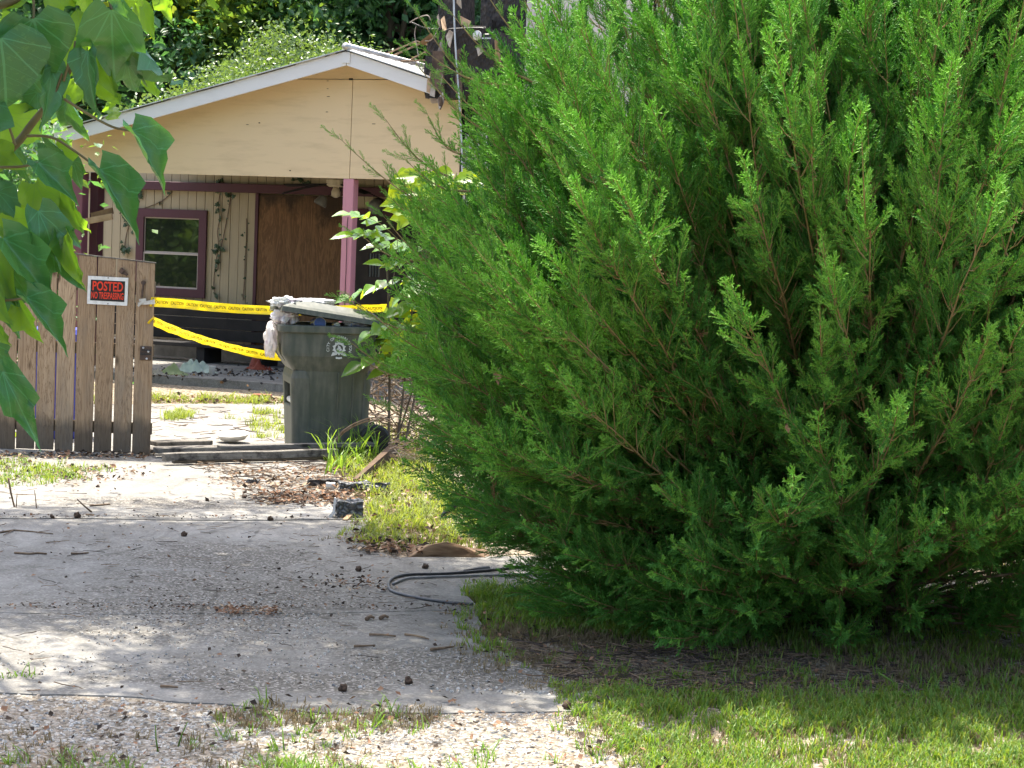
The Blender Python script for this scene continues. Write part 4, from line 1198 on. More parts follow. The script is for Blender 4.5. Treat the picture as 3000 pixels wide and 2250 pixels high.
m_scorch = wood_mat('scorched_wood', (.10, .092, .082), (.22, .205, .185), (.022, .02, .018), axis=0)
board((478, 1368), (985, 1353), .07, .058, .045, m_grey_wood, 'front grey board of the stack, pale cracked edge to the driveway')
board((455, 1345), (1010, 1332), .12, .04, .05, m_grey_wood, 'middle flat board of the stack, split along its grain')
board((640, 1352), (1090, 1341), .08, .035, .092, m_scorch, 'blackened board resting on the stack in front of the trash cart')
board((430, 1330), (660, 1326), .22, .03, .02, m_scorch, 'short wide board behind the stack, touching the gate end')
board((505, 1362), (960, 1350), .05, .028, .014, m_scorch, 'dark bearer timber under the stack of grey boards')
board((448, 1311), (612, 1306), .15, .035, .018, m_grey_wood, 'pale sunlit plank lying flat behind the stack near the gate')
q = G(682, 1302)
mb = MB(); mb.lathe([(0, .012), (.10, .014), (.135, .05), (.14, .052), (.138, .046), (.105, .006), (0, .0)], 24)
pan = mb.build('shallow_pan', M('pale_enamel', (.70, .69, .66), (.5, .47, .42), 12, .4), None, (q.x, q.y, .04), (R(6), R(-3), 0), smooth=True)
tag(pan, 'shallow pale pan lying among the boards by the cart', 'pan')
q = G(590, 1171)
mb = MB(); mb.box(-.10, .10, -.045, .045, 0, .055); b_ = mb.build('loose_brick', M('red_brick', (.26, .09, .06), (.36, .15, .10), 14, .9, .3, 60), None, (G(768, 1172).x, G(768, 1172).y, .01), (0, 0, R(4)), bevel=.004)
tag(b_, 'single red brick lying in front of the porch slab left of the cart', 'brick')
# sticks and twigs
def stick(pts, r0, r1, name='twig', label='', group=None, mat=None, kids=(), cat='twig', closed_g=True):
    """pts: world points"""
    c = Vector(pts[0])
    mb = MB(); n = len(pts)
    pp = [Vector(p) - c for p in pts]
    jit = [p + Vector((mnoise.noise(p * 9 + c), mnoise.noise(p * 9 + c * 2), 0)) * r0 * .8 for p in pp]
    mb.tube(jit, [r0 + (r1 - r0) * i / (n - 1) for i in range(n)], 6)
    for k in kids:
        kp = [Vector(p) - c for p in k]; mb.tube(kp, [r0 * .6, r1 * .7] if len(kp) == 2 else [r0 * .6 + (r1 * .6 - r0 * .6) * i / (len(kp) - 1) for i in range(len(kp))], 5)
    o = mb.build(name, mat or m_twig, None, c, smooth=True)
    return tag(o, label, cat, group)
def gp(px, py, z=.018): q = G(px, py); return Vector((q.x, q.y, z))
b0 = gp(40, 1492, .02); Yb = b0.y
stick([P(25, 1400, Yb), P(32, 1445, Yb), P(43, 1489, Yb), P(65, 1501, Yb), P(108, 1502, Yb), P(163, 1504, Yb)], .007, .004, label='forked dry twig standing up on the driveway at the left edge',
      kids=([P(108, 1502, Yb), P(104, 1460, Yb), P(101, 1436, Yb)], [P(128, 1505, Yb), P(124, 1517, Yb)], [P(47, 1490, Yb), P(50, 1446, Yb)]))
b0 = gp(268, 1509); Yb = b0.y
stick([b0, P(245, 1480, Yb), P(226, 1462, Yb)], .006, .004, label='short twig leaning up near the middle of the driveway')
stick([gp(262, 1490), gp(300, 1487), gp(322, 1485)], .007, .005, label='knobbly twig lying behind the leaning twig', kids=([gp(322, 1485), P(318, 1478, gp(322, 1485).y)],))
stick([gp(0, 1569), gp(40, 1562), gp(90, 1566), gp(155, 1573)], .006, .003, label='long bent twig at the left edge below the forked twig', kids=([gp(40, 1562), gp(10, 1577)],))
stick([gp(42, 1629), gp(85, 1632), gp(112, 1630), gp(137, 1632)], .006, .005, label='thick straight stick left of two sticks on shaded concrete')
stick([gp(207, 1631), gp(240, 1631), gp(260, 1629)], .006, .004, label='short straight stick right of the thick stick on shaded concrete')
stick([gp(250, 1516), gp(276, 1517)], .006, .005, label='stubby stick by the crack in the driveway')
stick([gp(1035, 1905), gp(1070, 1904), gp(1100, 1902)], .006, .003, label='twig with a dark bud end on bare shaded concrete', kids=([gp(1092, 1902), P(1098, 1897, gp(1098, 1902).y)],))
stick([gp(1260, 1915), gp(1300, 1910), gp(1330, 1906)], .007, .004, label='thin twig at the concrete edge beside the dry grass')
stick([gp(1080, 1870), gp(1120, 1871), gp(1160, 1875)], .006, .004, label='thin curved twig crossing pale concrete below the dark bark chips')
stick([gp(1185, 1870), gp(1220, 1874), gp(1255, 1884)], .006, .003, label='forked thin twig right of the curved twig on pale concrete', kids=([gp(1220, 1874), gp(1245, 1878)],))
stick([gp(470, 2024), gp(500, 2025), gp(520, 2027)], .006, .004, label='dark stubby twig on sunlit gravel at the lower left')
for k, (px, py) in enumerate(((1085, 1824), (1126, 1822))):
    stick([gp(px - 12, py + 1), gp(px + 2, py - 3, .024), gp(px + 13, py - 2)], .010, .006, name='bark_chip', cat='bark chip', label=('small dark bark chip on the concrete, left of the bigger one', 'bigger dark bark chip on the concrete below the cable end')[k])
# spiky seed balls dropped by the trees
def seed_ball():
    bm = bmesh.new(); bmesh.ops.create_icosphere(bm, subdivisions=2, radius=.0155)
    for v in bm.verts: v.co *= 1 + (.35 if rnd.random() < .35 else 0)
    me = bpy.data.meshes.new('seed_ball'); bm.to_mesh(me); bm.free(); me.materials.append(M('seed_brown', (.035, .022, .014), (.07, .045, .03), 60, .9)); return me
sbm = seed_ball()
for px, py, lb in ((540, 1577, 'dark round seed ball alone on dappled concrete, mid driveway'), (1050, 1680, 'dark seed ball with a curly stem left of the black cable'), (1246, 1672, 'round brown seed ball above the black cable'),
                   (1196, 2011, 'dark seed ball on shaded concrete near the dry grass edge'), (1005, 2032, 'dark seed ball in the middle of the lower shaded concrete'), (225, 1523, 'larger dark seed ball sitting on the driveway crack'),
                   (152, 1524, 'flattened dark seed ball on the driveway crack by the twigs'), (287, 1433, 'small dark seed ball on the sunlit concrete below the gate'), (715, 1465, 'seed ball on bright concrete left of the charred lumps'),
                   (792, 1531, 'seed ball on the crack left of the charred block'), (1660, 2084, 'dark seed ball where gravel meets the front grass')):
    s = .78 if 'small' in lb else 1.25 if 'larger' in lb else 1.0
    tag(put('seed_ball', sbm, None, gp(px, py, .022 * s), (rnd.random() * 6, rnd.random() * 6, rnd.random() * 6), (s, s, s * (.6 if 'flattened' in lb else 1))), lb, 'seed ball', 'seed balls fallen on the driveway')
# black cable looped on the concrete
def cable_pts(px): return [gp(a, b, .020) for a, b in px]
def smooth_pts(pts, m=6):
    out = []
    for i in range(len(pts) - 1):
        p0, p1, p2, p3 = pts[max(0, i - 1)], pts[i], pts[i + 1], pts[min(len(pts) - 1, i + 2)]
        for s in range(m):
            t = s / m
            out.append(.5 * ((2 * p1) + (p2 - p0) * t + (2 * p0 - 5 * p1 + 4 * p2 - p3) * t * t + (3 * p1 - p0 - 3 * p2 + p3) * t ** 3))
    out.append(pts[-1]); return out
mb = MB(); pts = smooth_pts(cable_pts([(1560, 1664), (1490, 1675), (1400, 1684), (1300, 1691), (1210, 1693), (1165, 1699), (1142, 1712), (1138, 1728), (1150, 1744), (1200, 1758), (1260, 1769), (1330, 1778), (1385, 1782)]))
c = pts[0]; mb.tube([p - c for p in pts], .0075, 8)
cb = mb.build('black_cable', M('cable_rubber', (.028, .03, .032), (.07, .07, .075), 30, .45, spec=.5), None, c, smooth=True); tag(cb, 'long black cable looping out from under the cedar onto the concrete', 'cable')
mb = MB(); pts = smooth_pts(cable_pts([(1600, 1688), (1520, 1694), (1440, 1696), (1340, 1699), (1250, 1702), (1190, 1706), (1150, 1722)]))
c = pts[0]; mb.tube([p - c for p in pts], .0065, 8); cb = mb.build('grey_cable', M('cable_grey', (.16, .165, .17), (.25, .25, .25), 30, .5), None, c, smooth=True); tag(cb, 'thinner grey cable running beside the black cable under the cedar', 'cable')
mb = MB(); pts = cable_pts([(1360, 1686), (1395, 1679), (1432, 1675)]); c = pts[0]; mb.tube([p - c for p in pts], .011, 7); cb = mb.build('cable_offcut', m_black, None, c, smooth=True); tag(cb, 'short straight black cable offcut beyond the long black cable', 'cable')
# black bent pipe in the grass
pa = gp(1300, 1530, .02); Yb = pa.y
mb = MB(); pts = smooth_pts([P(1296, 1524, Yb), P(1302, 1506, Yb), P(1316, 1496, Yb), P(1330, 1484, Yb), P(1344, 1470, Yb)]); c = pts[0]; mb.tube([p - c for p in pts], .018, 8); cb = mb.build('bent_pipe', m_black, None, c, smooth=True); tag(cb, 'bent black pipe end rising out of the yellow grass by the cedar', 'pipe')
# warped sheet of plywood, humped in the middle
wa, wb = gp(1196, 1634, 0), gp(1440, 1640, 0)
mb = MB(); n = 30; dep = .34
d = (wb - wa); L = d.length; dx = d.normalized(); dy = Vector((-dx.y, dx.x, 0))
def hump(t): return .088 * (math.sin(math.pi * min(1, t ** .86)) ** 1.5) * (1 + .08 * mnoise.noise(Vector((t * 7, 2, 0)))) + .004
vs = []
for j in range(9):
    for i in range(n + 1):
        t = i / n
        if j < 4: y, h = -.012 + .006 * j + .02 * mnoise.noise(Vector((t * 5, j, 4))) * (3 - j) / 3, hump(t) * j / 3
        else: y, h = .012 + dep * (j - 3) / 5, hump(t) * (1 - .16 * (j - 3)) + .003
        p = dx * (L * t) + dy * y; vs.append((p.x, p.y, h))
fs = [(j * (n + 1) + i, j * (n + 1) + i + 1, (j + 1) * (n + 1) + i + 1, (j + 1) * (n + 1) + i) for j in range(8) for i in range(n)]
mb.add(vs, fs)
wp = mb.build('warped_plywood', M('old_plywood', (.13, .075, .04), (.27, .175, .10), 4, .8, .25, 40, stretch=(1, 6, 6)), None, wa, smooth=True)
sm = wp.modifiers.new('thick', 'SOLIDIFY'); sm.thickness = .006
tag(wp, 'humped brown sheet of warped plywood at the edge of the grass', 'board')
# front skirt of the hump (its curled down edge)
# charred lumps
def lump(px, py, s, seed, mat, label, cat='charred wood', name='charred_block', sc=(1, 1, 1), rz=0):
    q = gp(px, py, 0); bm = bmesh.new(); bmesh.ops.create_cube(bm, size=1); bmesh.ops.subdivide_edges(bm, edges=bm.edges, cuts=5, use_grid_fill=True)
    for v in bm.verts:
        v.co = Vector((v.co.x * sc[0], v.co.y * sc[1], v.co.z * sc[2])) * s
        v.co += mnoise.noise_vector(v.co * (7 / (s + .1)) + Vector((seed, 0, 0))) * s * .13
        v.co.z += s * sc[2] * .42
    me = bpy.data.meshes.new(name); bm.to_mesh(me); bm.free(); me.materials.append(mat)
    return tag(put(name, me, None, q, (0, 0, rz)), label, cat)
m_coal = NT('coal')
def coal_mat():
    t = NT('coal'); v = t.coords('Object'); vo = t.n('ShaderNodeTexVoronoi', feature='DISTANCE_TO_EDGE'); t.l(v, vo.inputs['Vector']); vo.inputs['Scale'].default_value = 30
    col = t.ramp(t.math('ADD', vo.outputs['Distance'], t.math('MULTIPLY', t.noise(v, 20, 4), .3)), [(.12, (.012, .012, .013)), (.32, (.10, .105, .11)), (.55, (.24, .245, .25))])
    return t.princ(col, .5, .5, t.bump(vo.outputs['Distance'], 1.0, .03))
m_coal = coal_mat()
lump(1022, 1518, .16, 2, m_coal, 'big cracked charred block beside the grass strip', sc=(1, .8, .75), rz=.2)
lump(1065, 1440, .26, 5, m_coal, 'flat charred slab pointing at the leaning plank', sc=(1.3, .5, .25), rz=.1)
lump(948, 1428, .15, 8, m_char, 'black lump of burnt wood left of the charred slab', sc=(1.4, .6, .4), rz=.2)
lump(742, 1420, .07, 12, m_coal, 'small silvery charred lump among leaves, leftmost of the lumps', sc=(1.3, .8, .6))
lump(968, 1437, .06, 3, M('pale_stone', (.62, .61, .58), (.45, .43, .4), 12, .8), 'small white stone between the black lump and charred slab', 'stone', 'pale_stone', sc=(1, .8, 1.0))
# strip of white board standing against the charred block
a = gp(966, 1520, .01); b = P(982, 1458, a.y)
mb = MB(); mb.bar(a - a, P(978, 1500, a.y) - a, .05, .02); mb.bar(P(978, 1502, a.y) - a, b - a, .035, .018, taper=.6); tag(mb.build('broken_trim', m_white, None, a), 'broken white trim piece standing beside the charred block', 'trim')
a = gp(1010, 1531, .012); mb = MB(); mb.bar(a - a, gp(1045, 1512, .05) - a, .03, .015); tag(mb.build('wood_splinter', m_tan, None, a), 'tan wood splinter lying against the front of the charred block', 'splinter')
# plank leaning in the grass, and arching dry stems
a = gp(1040, 1420, .02); b = gp(1150, 1350, .09)
mb = MB(); mb.bar((0, 0, 0), b - a, .03, .045, taper=1.9); tag(mb.build('leaning_plank', M('dark_brown_wood', (.055, .034, .02), (.11, .068, .04), 8, .85), None, a), 'dark brown plank propped in the tall grass right of the cart', 'plank')
Ys = gp(955, 1335).y - .1
for k, dy in enumerate((0, 7)):
    px = [(955, 1318), (975, 1296 + dy), (1005, 1262 + dy), (1040, 1240 + dy), (1080, 1226 + dy), (1110, 1224 + dy), (1150, 1230 + dy)]
    pts = smooth_pts([P(x, y, Ys + .02 * k) for x, y in px], 4)
    stick(pts, .009, .006, 'dry_stem', ('upper arching dry stem in front of the trash cart', 'lower arching dry stem in front of the trash cart')[k], mat=M('dry_stem', (.26, .15, .09), (.38, .26, .17), 30, .8), cat='stem')

# ================================================================== RED CEDAR (the big bush on the right)
m_frond = leaf_mat('cedar_green', (.074, .230, .038), (.130, .340, .055), (.20, .53, .06), .36, .5, .4)
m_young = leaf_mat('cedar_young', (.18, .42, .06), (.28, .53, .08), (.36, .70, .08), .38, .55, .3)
m_stem = M('cedar_stem', (.20, .16, .05), (.30, .20, .10), 20, .8)
def cone(mb, a, d, L, r, mi, n=3):
    """tapered scale-leaf twiglet"""
    q = d.to_track_quat('Z', 'Y')
    vs = [a + q @ Vector((r * math.cos(6.283 * k / n), r * math.sin(6.283 * k / n), 0)) for k in range(n)]
    mid = [a + q @ Vector((r * .8 * math.cos(6.283 * k / n + .5), r * .8 * math.sin(6.283 * k / n + .5), L * .62)) for k in range(n)]
    tip = a + d * L
    mb.add(vs + mid + [tip], [(k, (k + 1) % n, n + (k + 1) % n, n + k) for k in range(n)] + [(n + k, n + (k + 1) % n, 2 * n) for k in range(n)], mi)
def spray(seed, L=.30, young=.25, dens=1.0, spread=1.0):
    rs = random.Random(seed); mb = MB()
    bend = rs.uniform(-.12, .12); bend2 = rs.uniform(-.08, .08)
    def ax(t): return Vector((bend * t * t * L, bend2 * t * t * L, t * L))
    pts = [ax(t) for t in (0, .25, .5, .75, 1)]
    mb.tube(pts, [.0030, .0026, .0022, .0018, .0012], 4, 1, False)
    nb = int(26 * dens); az = rs.random() * 6
    for i in range(nb):
        t = .06 + .92 * i / (nb - 1)
        a = ax(t)
        az += math.pi + rs.gauss(0, .75)
        el = R(rs.uniform(30, 52))
        d = Vector((math.cos(az) * math.sin(el), math.sin(az) * math.sin(el) * .8, math.cos(el))).normalized()
        bl = (.105 * (1 - t) ** .8 + .028) * rs.uniform(.6, 1.15) * spread
        mi = 2 if rs.random() < young * (.5 + t) else 0
        up = Vector((0, 0, 1))
        p = a.copy(); dd = d.copy()
        nseg = max(3, int(bl / .0125)); st = bl / nseg
        prev = [p.copy()]
        side = 1
        for k in range(nseg):
            dd = (dd + up * .10 + Vector((rs.gauss(0, .08), rs.gauss(0, .08), 0))).normalized()
            p = p + dd * st; prev.append(p.copy())
            o1 = dd.orthogonal().normalized(); o1 = Quaternion(dd, rs.random() * 6.28) @ o1
            for sgn in ((side,) if rs.random() < .35 else (1, -1)):
                td = (dd * .80 + o1 * sgn * .6).normalized()
                tl = rs.uniform(.012, .026) * (1.1 - .5 * k / nseg)
                cone(mb, p, td, tl, .0022, mi)
            side = -side
        cone(mb, p, dd, .016, .0017, mi)
        mb.tube([prev[0], prev[len(prev) // 2], prev[-1]], [.0019, .0017, .0015], 3, mi, False)
    cone(mb, ax(1), (ax(1) - ax(.9)).normalized(), .03, .0018, 2)
    return mb
TB = Vector((1.82, 9.6, 0))
cedar = tag(empty('red_cedar', TB), 'huge dense green cedar bush sprawling over the right side of the driveway', 'tree')
trng = random.Random(11)
mb = MB()
stems = []
for i in range(5):
    a = i * 1.257 + .4; r = .12
    top = Vector((math.cos(a) * .55, math.sin(a) * .55, 3.5 + .4 * trng.random()))
    pts = [Vector((math.cos(a) * r, math.sin(a) * r, -.05)), Vector((math.cos(a) * .22, math.sin(a) * .22, 1.1)), Vector((math.cos(a) * .4, math.sin(a) * .4, 2.3)), top]
    stems.append(pts)
    mb.tube(pts, [.075, .055, .035, .014], 8)
mb.build('trunk', m_cedar_bark, cedar, smooth=True)
def crown_r(z):
    """crown radius at a height: widest at 1 to 1.8 m, tucked in at the ground"""
    zs = [0, .1, .5, 1.0, 1.8, 2.6, 3.3, 4.0, 4.6]; rs_ = [1.45, 1.62, 2.00, 2.32, 2.42, 2.10, 1.6, .95, .2]
    return float(np.interp(z, zs, rs_))
limb_mb = MB(); S_pts, S_rot, S_scl, S_pick = [], [], [], []
def bez(p0, p1, p2, t): return p0 * (1 - t) ** 2 + p1 * 2 * t * (1 - t) + p2 * t * t
def put_spray(p, d, s, pk=None):
    S_pts.append(p); S_rot.append(rot_to(d)); S_scl.append(s); S_pick.append(trng.randrange(6) if pk is None else pk)
NL = 1080
for i in range(NL):
    a = trng.uniform(0, 2 * math.pi)
    if trng.random() < .5: a = trng.uniform(R(165), R(335))        # fuller on the open, street side
    if trng.random() < .2: a = trng.uniform(R(160), R(240))
    back = math.sin(a) > .2
    zt = trng.betavariate(1.1, 1.3) * 4.5 + .02
    if back and (zt < .8 and trng.random() < .93 or trng.random() < .4): continue
    if zt < .5 and math.cos(a) > -.35 and trng.random() < .55: continue
    f = trng.uniform(.60, 1.04)
    rad = crown_r(zt) * f * (1.06 if math.cos(a) < -.5 else .97)
    tgt = Vector((math.cos(a) * rad, math.sin(a) * rad, zt))
    bx, by = to_px(TB + tgt)
    lim = np.interp(by, [-300, 0, 150, 300, 450, 600, 700, 1000, 1300, 1450, 1600, 1700], [1880, 1730, 1630, 1540, 1440, 1345, 1280, 1255, 1280, 1345, 1440, 1540])
    while bx < lim + 30 and rad > .6:          # the crown is lopsided: it leans away from the house at the top
        rad *= .94; tgt = Vector((math.cos(a) * rad, math.sin(a) * rad, zt)); bx, by = to_px(TB + tgt)
    if by < 260 and bx < 2080 and trng.random() < .6: continue
    rise = trng.uniform(.9, 1.9) if zt > .9 else trng.uniform(.1, .45)
    z0 = max(.06, min(3.3, zt - rad * rise))
    st = stems[trng.randrange(5)]
    s0 = bez(st[0], st[1], st[3], min(.95, z0 / 3.7)) if z0 > .3 else st[0].lerp(st[1], z0)
    mid = s0.lerp(tgt, .5) + Vector((0, 0, -.12 * rad * trng.uniform(-.2, .8)))
    mid += Vector((trng.gauss(0, .08), trng.gauss(0, .08), 0))
    Llen = (tgt - s0).length
    n = 10
    pts = [bez(s0, mid, tgt, k / n) + Vector(mnoise.noise_vector(Vector((i, k * .5, 0)))) * .03 for k in range(n + 1)]
    r0 = .007 + .004 * Llen / 2
    rr_ = [r0 * (1 - .80 * k / n) for k in range(n + 1)]
    limb_mb.tube(pts[:7], rr_[:7], 5, 0, False); limb_mb.tube(pts[6:], rr_[6:], 4, 1, False)
    ns = int(Llen * 13)
    for j in range(ns):
        t = .25 + .75 * (j + trng.random()) / ns
        if t < .55 and trng.random() < .55: continue
        p = bez(s0, mid, tgt, min(1, t)); d = (bez(s0, mid, tgt, min(1, t + .02)) - bez(s0, mid, tgt, t - .02)).normalized()
        o = Quaternion(d, trng.random() * 6.283) @ d.orthogonal().normalized()
        sd = (d * .85 + o * .55 + Vector((0, 0, .14))).normalized()
        sl = trng.uniform(.05, .20) * (1.2 - .6 * t)
        q = p + sd * sl
        limb_mb.tube([p, p + sd * sl * .5 + Vector((0, 0, -.01)), q], [.0034, .0028, .0018], 3, 1, False)
        m = max(1, int(sl / .09))
        bright = t > .80 and f > .84 and zt > .55 + .5 * trng.random()  # young growth at the tips; withheld low down so colour imitates the shaded skirt
        for k in range(m):
            pp = p.lerp(q, (k + .3) / m)
            o2 = Quaternion(sd, trng.random() * 6.283) @ sd.orthogonal().normalized()
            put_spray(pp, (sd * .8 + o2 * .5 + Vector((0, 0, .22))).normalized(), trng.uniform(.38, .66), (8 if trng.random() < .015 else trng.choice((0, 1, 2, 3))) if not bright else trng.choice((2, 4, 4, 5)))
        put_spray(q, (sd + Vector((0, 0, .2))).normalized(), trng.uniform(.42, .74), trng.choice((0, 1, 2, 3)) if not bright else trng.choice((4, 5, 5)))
    if f > .78 and zt > .4 and trng.random() < (.5 if bx > lim + 120 else .22):      # a long slender leader runs on past the plume
        ld = (tgt - pts[-3]).normalized(); e = tgt + (ld + Vector((0, 0, .08))) * trng.uniform(.2, .48); ll = (e - tgt).length
        limb_mb.tube([tgt, tgt.lerp(e, .5) + Vector((0, 0, -.012)), e], [.0036, .0028, .0014], 4, 1, False)
        kk = int(ll / .032)
        for q_ in range(kk):
            t_ = q_ / kk; o3 = Quaternion(ld, trng.random() * 6.283) @ ld.orthogonal().normalized()
            put_spray(tgt.lerp(e, t_), (ld * .75 + o3 * .5 + Vector((0, 0, .25))).normalized(), trng.uniform(.22, .42) * (1.2 - .75 * t_), trng.choice((5, 6, 7)))
        put_spray(e, ld, trng.uniform(.25, .4), 7)
    put_spray(tgt, (tgt - pts[-3]).normalized() + Vector((0, 0, .1)), trng.uniform(.8, 1.3), 5 if f > .8 and zt > .7 else 2)  # end spray paler only higher up, same shade put into the colour
# long loose shoots that break the outline on the left
def px_shoot(a, b, y0, y1):
    p0, p1 = P(*a, y0) - TB, P(*b, y1) - TB
    pts = [p0.lerp(p1, k / 8) + Vector((0, 0, -.05 * math.sin(math.pi * k / 8))) for k in range(9)]
    limb_mb.tube(pts, [.007 * (1 - .8 * k / 8) for k in range(9)], 5, 1, False)
    L = (p1 - p0).length
    for k in range(int(L / .045)):
        t = (k + trng.random()) / int(L / .045)
        p = p0.lerp(p1, t) + Vector((0, 0, -.05 * math.sin(math.pi * t)))
        d = (p1 - p0).normalized()
        o = Quaternion(d, trng.random() * 6.283) @ d.orthogonal().normalized()
        put_spray(p, (d * .8 + o * .45 + Vector((0, 0, .35))).normalized(), trng.uniform(.3, .6) * (1.25 - .75 * t), 6 + trng.randrange(2))
    put_spray(p1, (p1 - p0).normalized(), .4, 6)
for a, b, y0, y1 in (((1340, 640), (1000, 410), 9.6, 9.7), ((1320, 520), (1130, 350), 9.5, 9.6), ((1350, 450), (1255, 340), 9.6, 9.7), ((1480, 330), (1215, 30), 9.4, 9.5), ((1500, 250), (1240, 145), 9.3, 9.4),
                     ((1450, 400), (1205, 165), 9.5, 9.6), ((1560, 240), (1320, 35), 9.4, 9.4), ((1620, 200), (1400, -60), 9.5, 9.5), ((1300, 980), (1020, 880), 9.4, 9.5), ((1240, 1080), (1030, 1005), 9.4, 9.4), ((1250, 760), (1060, 690), 9.6, 9.6),
                     ((1250, 1090), (1060, 1050), 9.3, 9.3), ((1700, 260), (1500, -80), 9.3, 9.3), ((1560, 420), (1300, 230), 9.2, 9.3), ((1330, 800), (1130, 640), 9.5, 9.5), ((1420, 1330), (1150, 1200), 9.1, 9.1), ((1900, 200), (1760, -100), 9.1, 9.0), ((1380, 560), (1190, 470), 9.4, 9.4)):
    px_shoot(a, b, y0, y1)
limb_mb.build('limbs', [m_cedar_bark, m_stem], cedar, smooth=True)
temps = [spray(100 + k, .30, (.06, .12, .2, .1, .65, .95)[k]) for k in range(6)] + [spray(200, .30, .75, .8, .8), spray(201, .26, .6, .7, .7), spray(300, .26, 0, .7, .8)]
temps[8].m = [3] * len(temps[8].f)
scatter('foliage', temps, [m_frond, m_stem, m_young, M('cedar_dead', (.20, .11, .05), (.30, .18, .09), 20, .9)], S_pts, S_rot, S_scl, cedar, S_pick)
# dead leaf caught in the twigs, and a leafy sprig of another plant at the top
print('sprays', len(S_pts))
# brown dead leaves snagged on the cedar
def dead_leaf_mesh(seed):
    rs = random.Random(seed); mb = MB()
    vs = [(0, 0, 0), (.03, .035, .012), (.012, .085, .03), (-.02, .06, -.008), (-.032, .025, .015), (0, .045, -.012)]
    mb.add(vs, [(0, 1, 5), (1, 2, 5), (2, 3, 5), (3, 4, 5), (4, 0, 5)]); return mb.mesh('dead_leaf', M('dead_leaf_brown', (.22, .13, .07), (.34, .22, .13), 20, .8, trans=.2))
dlm = dead_leaf_mesh(1)
for px, py, y, s, lb in ((2366, 258, 7.9, .9, 'pale brown dead leaf snagged high in the cedar'), (1460, 1130, 8.4, 1.1, 'brown dead leaf snagged on the left flank of the cedar'), (2310, 1270, 7.6, .6, 'tiny dead leaf snagged in the middle of the cedar')):
    tag(put('dead_leaf', dlm, None, P(px, py, y), (R(80), R(30), rnd.random() * 3), (s, s, s)), lb, 'leaf', 'dead leaves snagged in the cedar')

# ================================================================== LARGE LEAVED TREE hanging in at the left
m_big = [leafblade_mat('big_leaf', (.026, .115, .040), (.042, .150, .048), (.13, .34, .015), .2), leafblade_mat('big_leaf_backlit', (.035, .11, .028), (.055, .15, .04), (.32, .56, .02), .55)]  # two copies of one leaf: first toned as shaded, second as backlit
WA = [(0, .22), (.05, .36), (.12, .45), (.22, .50), (.34, .48), (.46, .40), (.58, .30), (.70, .205), (.82, .115), (.92, .045), (1, .004)]
WB = [(0, .20), (.05, .32), (.12, .41), (.22, .47), (.32, .52), (.39, .545), (.46, .40), (.52, .30), (.62, .245), (.74, .165), (.86, .08), (.95, .025), (1, .004)]
def big_leaf(seed, lobed, fold, droop, ripple):
    W = WB if lobed else WA
    mb = MB(); S = [-1, -.8, -.55, -.28, 0, .28, .55, .8, 1]
    vs, uv = [], []
    for t, w in W:
        for s in S:
            x = s * w
            y = t - .17 * (1 - t) ** 3 * abs(s) ** 1.3
            if lobed: y += .10 * math.exp(-((t - .39) / .09) ** 2) * abs(s) ** 3
            x *= 1 + .05 * mnoise.noise(Vector((t * 9, s * 2, seed)))
            z = fold * abs(x) * (1 - .3 * t) - droop * y * y + ripple * mnoise.noise(Vector((x * 5 + seed, y * 5, seed))) * (.3 + abs(s))
            vs.append((x, y, z)); uv.append((x, y))
    n = len(S)
    fs = [(j * n + i, j * n + i + 1, (j + 1) * n + i + 1, (j + 1) * n + i) for j in range(len(W) - 1) for i in range(n - 1)]
    mb.add(vs, fs)
    def mk(mat):
        me = mb.mesh('leaf', mat, True)
        ul = me.uv_layers.new(name='leaf')
        for lp in me.loops: ul.data[lp.index].uv = uv[lp.vertex_index]
        return me
    return mk
LV = [[big_leaf(k, lob, f, d, r)(m) for k, (lob, f, d, r) in enumerate(((0, .28, .16, .17), (1, .34, .22, .16), (0, .55, .28, .20), (1, .70, .18, .17), (0, .16, .10, .13), (1, .24, .28, .15)))] for m in m_big]
TT = Vector((-2.05, 4.35, 0))
tung = tag(empty('broadleaf_tree', TT), 'broad leaved tree whose large heart shaped leaves hang into the top left corner', 'tree')
mb = MB(); mb.tube([(0, 0, -.05), (.03, .02, 1.2), (-.02, .05, 2.6), (.05, .0, 3.8)], [.11, .095, .07, .04], 10); mb.build('trunk', m_bark, tung, smooth=True)
LY = 3.9
m_shoot = M('green_shoot', (.09, .075, .03), (.14, .12, .05), 14, .6)
def br(px, y, r0, r1, nm='branch', first=None):
    pts = [P(a, b, y) - TT for a, b in px]
    if first is not None: pts = [first] + pts
    pts = smooth_pts(pts, 5)
    mb = MB(); mb.tube(pts, [r0 + (r1 - r0) * k / (len(pts) - 1) for k in range(len(pts))], 7); return mb.build(nm, m_shoot if nm != 'branch' else m_shoot, tung, smooth=True)
br([(-200, 640), (-60, 510), (45, 425), (92, 365), (140, 305), (186, 238), (215, 180), (222, 120)], LY + .12, .012, .0038, first=Vector((.02, .03, 1.9)))
br([(-250, 700), (-120, 560), (-20, 540), (60, 585), (110, 640), (160, 735)], LY + .25, .009, .003, first=Vector((.02, .03, 1.5)))
br([(-250, 780), (-100, 700), (-20, 690), (30, 660)], LY + .3, .008, .004, first=Vector((.02, .03, 1.45)))
br([(-300, 100), (-150, 60), (20, 10), (100, -20), (240, -40), (360, -60)], LY + .1, .012, .005, first=Vector((.0, .05, 2.5)))
br([(-250, 1130), (-120, 1060), (-60, 1075), (0, 1090)], LY + .05, .008, .004, first=Vector((.0, .03, .9)))
